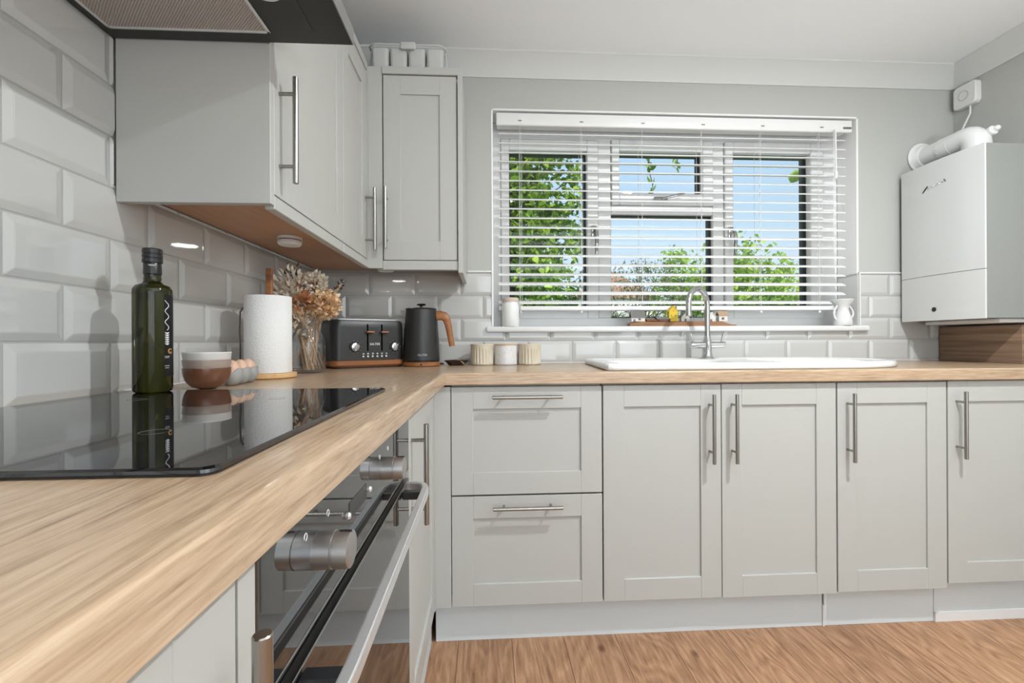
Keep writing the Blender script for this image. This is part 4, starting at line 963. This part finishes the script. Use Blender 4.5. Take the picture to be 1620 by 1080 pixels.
spray('dark dried sprig pointing right over the toaster', (0.262, -0.47, 1.222), M['dry_dark'], 34, 0.012, 0.005, 0.03, along(0.07, 0.005))

# ---- toaster
M['slit'] = mat('black_slit', (0.001, 0.001, 0.001), 1.0, Specular_IOR_Level=0.0)
ts = thing('toaster', 'matt black four-slice toaster with wooden base beside the kettle', 'toaster', (0.176, -0.335, WT), math.radians(34))
def rr(x0, x1, y0, y1, r, z): return [(x, y, z) for x, y in rrect(x0, x1, y0, y1, r)]
TL, TD = 0.292, 0.175
mb = MB(); loops(mb, [rr(0.004, TL-0.004, 0.004, TD-0.004, 0.03, 0.0), rr(0.003, TL-0.003, 0.003, TD-0.003, 0.03, 0.004)]); mb.build('foot', M['blacktrim'], ts, world=False)
mb = MB(); loops(mb, [rr(0.008, TL-0.008, 0.006, TD-0.006, 0.03, 0.004), rr(-0.001, TL+0.001, -0.002, TD+0.002, 0.036, 0.012), rr(-0.001, TL+0.001, -0.002, TD+0.002, 0.036, 0.028), rr(0.002, TL-0.002, 0.001, TD-0.001, 0.034, 0.030)]); mb.build('wooden_base', M['walnut'], ts, world=False)
mb = MB(); loops(mb, [rr(0.0, TL, 0.0, TD, 0.036, 0.0305), rr(0.0, TL, 0.0, TD, 0.036, 0.155), rr(0.001, TL-0.001, 0.001, TD-0.001, 0.035, 0.172), rr(0.005, TL-0.005, 0.005, TD-0.005, 0.032, 0.183), rr(0.012, TL-0.012, 0.012, TD-0.012, 0.028, 0.187)]); tbd = mb.build('body', M['black'], ts, world=False)
mb = MB(); loops(mb, [rr(0.013, TL-0.013, 0.013, TD-0.013, 0.027, 0.1872), rr(0.013, TL-0.013, 0.013, TD-0.013, 0.027, 0.1895), rr(0.016, TL-0.016, 0.016, TD-0.016, 0.025, 0.1905)]); mb.build('top_plate', M['steel'], ts, world=False)
for y in (0.050, 0.100):
    for x in (0.030, 0.155): MB().box(x, x+0.110, y, y+0.026, 0.1903, 0.1910).build('bread_slot', M['blacktrim'], ts, world=False)
for x in (0.135, 0.192):
    MB().box(x-0.0026, x+0.0026, -0.0010, 0.001, 0.066, 0.170).build('lever_track', M['slit'], ts, world=False)
    mb = MB(); mb.box(x-0.008, x+0.022, -0.020, -0.001, 0.136, 0.1425, bev=0.002, seg=2); mb.build('lever', M['walnut'], ts, world=False)
for x in (0.085, 0.245):
    X = Matrix.Translation((x, -0.0005, 0.082)) @ rotm('X', PI/2)
    MB().lathe([(0, 0), (0.021, 0), (0.0215, 0.002), (0.0205, 0.003), (0, 0.003)], seg=32, xf=X).build('dial_ring', M['blacktrim'], ts, world=False)
    mb = MB(); mb.lathe([(0, 0.003), (0.0165, 0.003), (0.0155, 0.010), (0.014, 0.011), (0, 0.011)], seg=32, xf=X)
    mb.box(-0.004, 0.004, -0.0135, 0.0135, 0.0105, 0.018, bev=0.0015, xf=X @ rotm('Z', -0.6)); kn = mb.build('dial', M['chrome'], ts, world=False)
    mb = MB()
    for i in range(9):
        a = PI*0.75+PI*1.5*i/8*-1; mb.ball((x+0.0235*math.cos(a), -0.0008, 0.082+0.0235*math.sin(a)), 0.0009, 1)
    mb.build('dial_marking', M['whiteprint'], ts, world=False)
for i in range(6):
    x = 0.118+i*0.0185; X = Matrix.Translation((x, -0.0005, 0.044)) @ rotm('X', PI/2)
    MB().lathe([(0, 0), (0.0042, 0), (0.0042, 0.0018), (0.0035, 0.0022), (0, 0.0022)], seg=16, xf=X).build('button', M['chrome'], ts, world=False)
    mb = MB()
    if i < 3: mb.tube([(x-0.0035, -0.0009, 0.0545), (x, -0.0009, 0.057+0.001*i), (x+0.0035, -0.0009, 0.0545)], 0.0009, seg=5); mb.box(x-0.003, x+0.003, -0.0012, -0.0003, 0.0525, 0.0540)
    else: mb.box(x-0.0032, x+0.0032, -0.0012, -0.0003, 0.0530, 0.0545); mb.box(x-0.0032, x+0.0032, -0.0012, -0.0003, 0.0560, 0.0575)
    mb.build('button_symbol', M['whiteprint'], ts, world=False)
text_mb('SALTER', 0.0125, 0.0005, (1, 0, 0), (0, 0, 1), (0.1635, -0.0009, 0.092)).build('lettering', M['whiteprint'], tbd, world=False)
ti_ = (Matrix.Translation(ts.location) @ rotm('Z', math.radians(34))).inverted()
mb = MB(); mb.tube([ti_ @ Vector(p) for p in [(0.398, -0.135, 0.955), (0.43, -0.08, 0.957), (0.45, -0.045, 0.945), (0.47, -0.022, 0.93), (0.50, -0.018, 0.916), (0.56, -0.018, 0.9135)]], 0.003, seg=8); mb.build('cord', M['blacktrim'], ts, world=False)

# ---- kettle
kt = thing('kettle', 'matt black electric kettle with wooden handle and base', 'kettle', (0.480, -0.150, WT))
MB().lathe([(0, 0), (0.072, 0), (0.077, 0.004), (0.077, 0.015), (0.072, 0.019), (0, 0.019)], seg=56).build('power_base', M['walnut'], kt, world=False)
MB().lathe([(0, 0.0192), (0.074, 0.0192), (0.074, 0.0225), (0, 0.0225)], seg=56).build('base_ring', M['blacktrim'], kt, world=False)
kb = MB().lathe([(0, 0.023), (0.0735, 0.023), (0.0755, 0.026), (0.0745, 0.060), (0.071, 0.130), (0.0655, 0.200), (0.0625, 0.232), (0, 0.232)], seg=64).build('body', M['black'], kt, world=False)
mb = MB(); mb.lathe([(0, 0.232), (0.0635, 0.232), (0.0645, 0.235), (0.062, 0.2385), (0.02, 0.241), (0, 0.241)], seg=56)
lid = mb.build('lid', M['black'], kt, world=False)
MB().lathe([(0, 0.241), (0.006, 0.241), (0.005, 0.249), (0.016, 0.2515), (0.0195, 0.254), (0.018, 0.2575), (0, 0.2585)], seg=28).build('lid_knob', M['blacktrim'], lid, world=False)
mb = MB(); sp0 = [(-0.058, -0.022, 0.185), (-0.060, 0.0, 0.160), (-0.058, 0.022, 0.185), (-0.054, 0.022, 0.232), (-0.054, -0.022, 0.232)]
sp1 = [(-0.070, -0.010, 0.205), (-0.071, 0.0, 0.198), (-0.070, 0.010, 0.205), (-0.086, 0.008, 0.231), (-0.086, -0.008, 0.231)]
loops(mb, [sp0, sp1]); mb.build('spout', M['steel'], kt, world=False)
def wedge(pts, wds, ths, name, m, par):
    mb = MB(); secs = []
    P_ = [Vector(p) for p in pts]
    for i, p in enumerate(P_):
        t = (P_[min(i+1, len(P_)-1)]-P_[max(i-1, 0)]).normalized(); n = Vector((-t.z, 0, t.x)); W_, T_ = wds[i]/2, ths[i]/2
        s = []
        for k in range(16):
            a = 2*PI*k/16; ca, sa = math.cos(a), math.sin(a); ca = math.copysign(abs(ca)**0.6, ca); sa = math.copysign(abs(sa)**0.6, sa); s.append(p+n*T_*ca+Vector((0, 1, 0))*W_*sa)
        secs.append(s)
    loops(mb, secs); return mb.build(name, m, par, world=False, sharp=0.9)
wedge([(0.058, 0, 0.208), (0.080, 0, 0.209), (0.094, 0, 0.206), (0.105, 0, 0.192), (0.111, 0, 0.170), (0.118, 0, 0.130), (0.125, 0, 0.090), (0.1265, 0, 0.081)], [0.028, 0.028, 0.028, 0.027, 0.026, 0.025, 0.024, 0.022], [0.040, 0.040, 0.039, 0.033, 0.028, 0.025, 0.024, 0.022], 'handle', M['walnut'], kt)
R_k = 0.0752
text_mb('SALTER', 0.0115, 0.0005, (1, 0, 0), (0, 0, 1), (0, 0, 0), bend=lambda c: Vector((R_k*math.sin(c.x/R_k+0.19), -R_k*math.cos(c.x/R_k+0.19), 0.047+c.y))).build('lettering', M['whiteprint'], kb, world=False)
MB().box(0.006, 0.013, -0.0775, -0.0755, 0.006, 0.012).build('cord_notch', M['blacktrim'], kt, world=False)

# ---- spoon rest
sr_ = thing('spoon_rest', 'small dark angular dish between kettle and pots', 'dish', (0.622, -0.115, WT))
mb = MB(); hexo = [(0.052*math.cos(a), 0.040*math.sin(a)) for a in [2*PI*i/6 for i in range(6)]]
def sc_(p, s, z): return [(x*s, y*s, z) for x, y in p]
loops(mb, [sc_(hexo, 0.62, 0.0), sc_(hexo, 1.0, 0.021), sc_(hexo, 0.96, 0.022), sc_(hexo, 0.60, 0.004)]); mb.build('dish', mat('dark_brown_dish', (0.035, 0.018, 0.013), 0.35), sr_, world=False)
sp = thing('wooden_spoon', 'little wooden spoon resting across the dark dish', 'spoon', (0.625, -0.115, WT+0.006))
mb = MB(); mb.ball((-0.012, 0.010, 0.009), 0.013, 2, (1, 0.8, 0.35)); mb.build('bowl', M['walnut'], sp, world=False)
mb = MB(); mb.tube([(-0.006, 0.006, 0.011), (0.012, -0.022, 0.017), (0.032, -0.054, 0.002)], [0.0028, 0.0024, 0.0026], seg=8); mb.build('handle', M['lime'], sp, world=False)

# ---- three pots
def pot(x, label, m, fl, rimm):
    t = thing('storage_pot', label, 'pot', (x, -0.100, WT), group='three small pots in a row')
    mb = MB(); seg = 176; R = 0.0488; H_ = 0.089
    def ringz(r, z, amp):
        o_ = []
        for i in range(seg):
            a = 2*PI*i/seg; rr2 = r-amp*(0.5-0.5*math.cos(a*22)) if fl else r
            o_.append((rr2*math.cos(a), rr2*math.sin(a), z))
        return o_
    loops(mb, [ringz(R-0.003, 0, 0), ringz(R, 0.003, 0), ringz(R, 0.008, 0), ringz(R, 0.012, 0.0042), ringz(R, 0.060, 0.0042), ringz(R, 0.068, 0.0), ringz(R, H_-0.006, 0), ringz(R-0.004, H_-0.006, 0), ringz(R-0.004, 0.008, 0)]); mb.build('pot_body', m, t, world=False, sharp=0.8)
    MB().lathe([(0, H_-0.006), (R+0.0012, H_-0.006), (R+0.0016, H_-0.004), (R+0.001, H_), (R-0.002, H_+0.001), (0, H_+0.001)], seg=56).build('lid', rimm, t, world=False)
pot(0.731, 'beige fluted pot at the left of the three, nearest the kettle', M['potbeige'], True, M['potbeige'])
pot(0.833, 'white marbled pot in the middle of the three', M['potmarble'], False, M['lime'])
pot(0.9355, 'beige fluted pot at the right of the three, nearest the sink', M['potbeige'], True, M['potbeige'])

# ================================================================== ON THE WINDOW SILL
SZ = WZ0+0.0003
j = thing('storage_jar', 'white frosted jar with cork lid at the left end of the sill', 'jar', (0.860, 0.005, SZ))
MB().lathe([(0, 0), (0.037, 0), (0.040, 0.004), (0.040, 0.090), (0.037, 0.100), (0.034, 0.106), (0.034, 0.112), (0, 0.112)], seg=44).build('jar_body', M['jarwhite'], j, world=False, sharp=0.9)
MB().lathe([(0, 0.1122), (0.0365, 0.1122), (0.0370, 0.116), (0.0365, 0.128), (0.034, 0.130), (0, 0.130)], seg=40).build('lid', mat('cork_tan', (0.60, 0.50, 0.42), 0.7), j, world=False)
mb = MB(); mb.tube([(0.036, -0.018, 0.106), (0.042, -0.020, 0.095), (0.044, -0.020, 0.060), (0.041, -0.018, 0.042)], 0.0022, seg=8); mb.tube([(0.036, 0.010, 0.106), (0.044, 0.006, 0.085), (0.044, 0.0, 0.05)], 0.0018, seg=8); mb.build('wire_clip', M['nickel'], j, world=False)
j = thing('oil_burner', 'white ceramic waisted oil burner at the right end of the sill', 'oil burner', (2.432, 0.0, SZ))
mb = MB(); mb.lathe([(0, 0), (0.036, 0), (0.040, 0.006), (0.037, 0.030), (0.027, 0.062), (0.023, 0.080), (0.026, 0.094), (0.040, 0.112), (0.044, 0.122), (0.042, 0.124), (0.030, 0.113), (0, 0.104)], seg=44); mb.build('body', M['ceramic'], j, world=False, sharp=0.9)
mb = MB(); mb.tube([(0.026+0.022*math.sin(PI*i/12), -0.004, 0.020+0.074*i/12) for i in range(13)], 0.0045, seg=10); mb.build('strut', M['ceramic'], j, world=False)
mb = MB(); mb.tube([(-0.030-0.016*math.sin(PI*i/12), -0.004, 0.020+0.074*i/12) for i in range(13)], 0.0045, seg=10); mb.build('strut', M['ceramic'], j, world=False)

# row of little wooden houses on driftwood
dw = thing('driftwood_village', 'strip of driftwood with tiny painted wooden houses behind the tap', 'ornament', (1.65, -0.005, SZ))
random.seed(8)
def L(x): return x-1.65
mb = MB(); top = []; bot = []
N = 26
secs = []
for i in range(N+1):
    x = 1.402+(1.908-1.402)*i/N; t = i/N
    hgt = 0.022*min(1, 0.55+t*8)*(1 if t < 0.86 else max(0.25, (1-t)/0.14)); wdt = 0.020*(1 if t < 0.9 else max(0.3, (1-t)/0.1)); jx = random.uniform(-.0015, .0015)
    secs.append([(L(x), -wdt+jx, 0.0), (L(x), wdt, 0.0), (L(x), wdt, hgt*0.9+jx), (L(x), 0, hgt+random.uniform(-.001, .001)), (L(x), -wdt, hgt*0.85+jx)])
loops(mb, secs); mb.build('driftwood', M['drift'], dw, world=False)
def house(x, wd, dp, hw, hr, m, mr, z=0.021, ridge='x', wins=(), door=None, name='house'):
    mb = MB(); x = L(x)
    if ridge == 'y':   # gable faces the room
        P5 = [(x-wd/2, -dp/2, z), (x+wd/2, -dp/2, z), (x+wd/2, -dp/2, z+hw), (x, -dp/2, z+hw+hr), (x-wd/2, -dp/2, z+hw)]; mb.prism(P5, (0, dp, 0))
    else: mb.box(x-wd/2, x+wd/2, -dp/2, dp/2, z, z+hw)
    h = mb.build(name, m, dw, world=False); mb = MB(); o_ = 0.003
    if ridge == 'y':
        for s in (-1, 1):
            a = Vector((x, -dp/2-o_, z+hw+hr+0.001)); b = Vector((x+s*(wd/2+o_), -dp/2-o_, z+hw-0.002)); n = Vector((0, 0, 0.003)); mb.prism([a, b, b+n, a+n], (0, dp+2*o_, 0))
    else:
        for s in (-1, 1):
            a = Vector((x-wd/2-o_, 0, z+hw+hr)); b = Vector((x-wd/2-o_, s*(dp/2+o_), z+hw-0.001)); n = Vector((0, 0, 0.003)); mb.prism([a, b, b+n, a+n], (wd+2*o_, 0, 0))
    mb.build('roof', mr, h, world=False)
    for (wx, wz, ww, wh) in wins: MB().box(x+wx-ww/2, x+wx+ww/2, -dp/2-0.0012, -dp/2+0.0005, z+wz, z+wz+wh).build('window_opening', M['redbrown'] if m is not M['yellow'] else M['tanwood'], h, world=False)
    if door: MB().box(x+door[0]-door[1]/2, x+door[0]+door[1]/2, -dp/2-0.0012, -dp/2+0.0005, z, z+door[2]).build('door_opening', M['greywood'], h, world=False)
    return h
house(1.442, 0.062, 0.030, 0.018, 0.030, M['whitewood'], M['greywood'], ridge='x', wins=[(0.006, 0.006, 0.010, 0.008)], door=(-0.018, 0.010, 0.010))
house(1.512, 0.052, 0.020, 0.004, 0.006, M['redbrown'], M['redbrown'], ridge='x')
house(1.562, 0.060, 0.026, 0.010, 0.009, M['redbrown'], M['greywood'], ridge='x', wins=[(-0.010, 0.002, 0.016, 0.006)])
hy = house(1.607, 0.040, 0.026, 0.046, 0.022, M['yellow'], M['yellow'], ridge='y', wins=[(-0.010, 0.022, 0.006, 0.010), (0.010, 0.022, 0.006, 0.010), (0.0, 0.046, 0.005, 0.006)], door=None)
MB().box(L(1.624)-0.002, L(1.624)+0.002, -0.004, 0.002, 0.080, 0.098).build('chimney', M['greywood'], hy, world=False)
house(1.664, 0.038, 0.024, 0.020, 0.018, M['whitewood'], M['greywood'], ridge='y', door=(0, 0.009, 0.013))
for i in range(7):
    x = L(1.700+i*0.010); hh = 0.028+0.004*math.sin(i*2.1); mb = MB(); mb.tube([(x, -0.006, 0.018), (x+0.001, -0.006, 0.020+hh)], [0.0011, 0.0007], seg=5); mb.build('fence_post', M['whitewood'], dw, world=False)
house(1.789, 0.036, 0.022, 0.020, 0.020, M['whitewood'], M['whitewood'], ridge='y', door=(-0.004, 0.010, 0.010))
house(1.842, 0.040, 0.026, 0.026, 0.018, M['whitewood'], M['tanwood'], ridge='x', wins=[(-0.002, 0.008, 0.012, 0.010)])

# ================================================================== ON TOP OF THE WALL UNIT
M['palegrey'] = mat('translucent_grey_plastic', (0.52, 0.52, 0.50), 0.4)
it = thing('storage_caddy', 'white wire-rimmed caddy with four cups on top of the wall cabinet', 'caddy', (0.452, -0.235, 2.0475))
for k in range(4):
    x = 0.345+0.070*k; mb = MB()
    q = lambda s, z: [(x+(a-0)*s, -0.250+b*s, 2.0485+z) for a, b in rrect(-0.033, 0.033, -0.033, 0.033, 0.014)]
    mb2 = MB(); loops(mb2, [q(0.85, 0.001), q(0.93, 0.004), q(1.0, 0.085), q(1.02, 0.094), q(0.94, 0.094), q(0.85, 0.010)]); mb2.build('cup', M['palegrey'], it)
mb = MB(); rp = [(a, b, 2.152) for a, b in rrect(0.304, 0.596, -0.292, -0.208, 0.03)]; rp = rp+[rp[0]]; mb.tube(rp, 0.0035, seg=8)
for (x, y) in ((0.306, -0.25), (0.594, -0.25)): mb.tube([(x, y, 2.152), (x+(0.004 if x > 0.4 else -0.004), y, 2.10), (x+(0.002 if x > 0.4 else -0.002), y, 2.0495)], 0.003, seg=8)
mb.tube([(0.308, -0.208, 2.051), (0.592, -0.208, 2.051)], 0.0025, seg=6); mb.tube([(0.308, -0.292, 2.051), (0.592, -0.292, 2.051)], 0.0025, seg=6)
mb.build('wire_rim', M['palegrey'], it)
MB().box(0.425, 0.484, -0.302, -0.288, 2.132, 2.160, bev=0.006, seg=3).build('clasp', M['palegrey'], it)

# ================================================================== CEILING LAMPS, ADDED FILL LAMPS AND GLAZING BEHIND THE CAMERA
LP = [(KEY[0], KEY[1])]+[(p[0], p[1]) for p in FILL_SPOTS]
LB = ['recessed round ceiling lamp nearest the window and the sink', 'added unseen fill lamp recessed in the ceiling at the rear left', 'added unseen fill lamp recessed in the ceiling at the rear right', 'added unseen fill lamp recessed in the ceiling above the left worktop']
for (x, y), lb in zip(LP, LB):
    t = thing('ceiling_lamp', lb, 'ceiling lamp', (x, y, H), group='recessed ceiling lamps')
    MB().lathe([(0.036, 0.0), (0.050, -0.001), (0.050, -0.005), (0.040, -0.007), (0.036, -0.004), (0.036, 0.0)], seg=32).build('trim_ring', M['white'], t, world=False)
pl = thing('fill_uplighter', 'added white uplighter on a pole, unseen fill behind the camera', 'fill lamp', (2.05, -2.75, 0.0))  # unseen stand and bowl added to carry the upward fill
MB().lathe([(0, 0), (0.14, 0), (0.14, 0.012), (0.02, 0.022), (0, 0.022)], seg=36).build('base', M['white'], pl, world=False)
MB().cyl((0, 0, 0.0222), (0, 0, 1.0495), 0.012, seg=16).build('pole', M['white'], pl, world=False)
MB().lathe([(0.0, 1.05), (0.05, 1.055), (0.12, 1.09), (0.165, 1.15), (0.170, 1.152), (0.125, 1.085), (0.05, 1.062), (0, 1.06)], seg=40).build('bowl', M['white'], pl, world=False)
dj = bpy.data.objects.new('added_rear_glazing', None); COL.objects.link(dj); dj.location = (1.75, YF-0.05, 0); structure(dj)  # unseen glazed doors added as a source for the rear fill
mb = MB(); ring(mb, 0.65, 2.85, 0.0, 2.1, 0.06, YF-0.10, YF-0.04); mb.box(1.70, 1.80, YF-0.10, YF-0.04, 0.06, 2.04, bev=0.003); mb.build('window_frame', M['upvc'], dj)
box('pane', M['pane'], dj, 0.71, 1.70, YF-0.073, YF-0.067, 0.06, 2.04); box('pane', M['pane'], dj, 1.80, 2.79, YF-0.073, YF-0.067, 0.06, 2.04)

# ================================================================== GARDEN
o = MB().box(-30, 50, 0.36, 60, -0.28, -0.18).build('lawn', M['grass']); tag(o, 'lawn of the garden outside the window', 'grass', kind='stuff')
TR = random.Random(5)
def tdir():
    while True:
        v = Vector((TR.uniform(-1, 1), TR.uniform(-1, 1), TR.uniform(-1, 1)))
        if 0.1 < v.length < 1: return v.normalized()
def tree(name, label, base, height, crown, m, n, leaf, clumps, cr, trunk_r=0.08, cat='tree', sparse=0.0, bare=0):
    """crown: (cx,cy,cz,rx,ry,rz) ellipsoid; clumps of leaves at branch ends"""
    base = Vector(base); t = thing(name, label, cat, base)
    cx, cy, cz, rx, ry, rz = crown; C0 = Vector((cx, cy, cz)); mb = MB()
    lowp = Vector((cx, cy, cz-rz*0.75)); mb.tube([base, (base+lowp)/2+tdir()*0.05, lowp, C0+Vector((0, 0, rz*0.5))], [trunk_r, trunk_r*0.8, trunk_r*0.65, trunk_r*0.2], seg=8)
    V, F = [], []; pts = []
    for k in range(clumps):
        d = tdir(); rr_ = TR.uniform(0.35, 1.0)**0.6; p = C0+Vector((d.x*rx*rr_, d.y*ry*rr_, d.z*rz*rr_)); pts.append(p)
        st = lowp.lerp(C0+Vector((0, 0, rz*0.3)), TR.uniform(0, 0.9)); md = st.lerp(p, 0.55)+Vector((0, 0, 0.06*rz))
        if k % 2 == 0: mb.tube([st, md, p], [trunk_r*0.28, trunk_r*0.16, trunk_r*0.05], seg=5)
    for k in range(bare):
        p = TR.choice(pts); q = p+Vector((TR.uniform(-.3, .3), TR.uniform(-.3, .3), TR.uniform(.2, .7)))*cr*2; mb.tube([p, (p+q)/2+tdir()*0.03, q], [0.008, 0.006, 0.003], seg=4)
    mb.build('trunk', M['bark'], t)
    for i in range(n):
        p = pts[i % clumps]; q = p+tdir()*cr*TR.uniform(0, 1)**0.7
        d = tdir()+Vector((0, 0, -0.3)); leafquad(V, F, q, d, tdir()+Vector((0, 0, 1.2)), leaf*TR.uniform(.6, 1.25), leaf*0.6*TR.uniform(.7, 1.2), 0.12)
    o = leafmesh('foliage', V, F, m, t, Vector(t.location)); return t
T1 = tree('leafy_tree', 'big bright green leafy tree filling the left window pane', (0.95, 4.6, -0.15), 5, (1.12, 4.4, 2.80, 1.0, 0.8, 1.65), M['leaf_bright'], 9500, 0.12, 150, 0.33, 0.06)
tree('leafy_tree', 'darker green tree behind the bright one at the left', (1.0, 7.6, -0.15), 4, (0.9, 7.4, 1.9, 1.5, 1.0, 1.3), M['leaf_bright'], 5600, 0.13, 90, 0.45, 0.09)
tree('garden_shrub', 'green bush low in the left part of the middle pane', (2.55, 6.0, -0.15), 2, (2.45, 6.0, 1.35, 0.42, 0.5, 0.95), M['leaf_mid'], 1500, 0.085, 40, 0.22, 0.04, cat='bush')
tree('garden_shrub', 'sparse reddish-green bush with bare twigs in the middle pane', (4.35, 8.2, -0.15), 3, (4.35, 8.2, 1.75, 1.15, 0.8, 1.25), M['leaf_dull'], 3300, 0.07, 110, 0.24, 0.05, cat='bush', bare=80)
tree('garden_tree', 'lime green tree filling the lower right pane', (8.2, 11.0, -0.15), 4, (8.1, 11.0, 2.0, 1.9, 1.2, 1.75), M['leaf_lime'], 9000, 0.17, 120, 0.55, 0.06)
tree('garden_tree', 'small lime green tree top at the left edge of the right pane', (5.9, 10.2, -0.15), 4, (5.9, 10.2, 2.1, 0.55, 0.6, 1.6), M['leaf_lime'], 1700, 0.14, 36, 0.34, 0.06)
tree('garden_shrub', 'mid green bush below the lime tree at the far right', (7.6, 8.6, -0.15), 2, (7.2, 8.6, 1.15, 2.0, 0.6, 0.95), M['leaf_mid'], 3200, 0.11, 80, 0.34, 0.05, cat='bush')
# twigs of the bright tree that reach over towards the window
mb = MB(); V, F = [], []
mb.tube([(1.2, 4.3, 3.9), (1.5, 3.0, 3.4), (1.95, 1.95, 2.95), (2.6, 1.9, 2.9), (3.58, 1.9, 2.78)], [0.02, 0.012, 0.008, 0.006, 0.004], seg=5)
for (a, b, n_) in (((2.16, 1.9, 2.93), (2.20, 1.9, 2.50), 12), ((2.20, 1.9, 2.50), (2.235, 1.9, 2.30), 8), ((2.42, 1.9, 2.92), (2.46, 1.9, 2.50), 9), ((2.16, 1.9, 2.93), (2.14, 1.9, 2.62), 8)):
    a, b = Vector(a), Vector(b); mb.tube([a, (a+b)/2+Vector((0.01, 0, 0)), b], [0.005, 0.004, 0.002], seg=5)
    for k in range(n_):
        t_ = 0.45+0.55*k/n_; leafquad(V, F, a.lerp(b, t_), tdir()+Vector((0, 0, -0.4)), tdir(), 0.075, 0.036, 0.1)
for k in range(3): leafquad(V, F, Vector((3.61, 1.9, 2.50+0.02*k)), Vector((-1, 0.1*k, -0.5)), Vector((0, 1, 0.4)), 0.15, 0.07, 0.1)
mb.tube([(3.58, 1.9, 2.78), (3.62, 1.9, 2.50)], [0.004, 0.003], seg=5)
mb.build('overhanging_twig', M['bark'], T1); leafmesh('overhanging_leaves', V, F, M['leaf_bright'], T1, Vector(T1.location))
# distant house, hedge and pale garden wall
ho_ = thing('neighbouring_house', 'pale house with a reddish gable seen behind the bushes', 'house', (6.5, 19.0, -0.15))
mb = MB(); mb.box(4.6, 8.2, 18, 24, -0.15, 2.9); mb.build('house_walls', M['outwhite'], ho_)
mb = MB(); mb.prism([(4.4, 17.8, 2.9), (8.4, 17.8, 2.9), (6.4, 17.8, 4.1)], (0, 6.4, 0)); mb.build('roof', M['brickred'], ho_)
o = MB().box(-6, 16, 13.0, 13.2, -0.15, 1.75, bev=0.01).build('garden_wall', M['outwhite']); tag(o, 'long pale garden wall behind the bushes', 'wall')
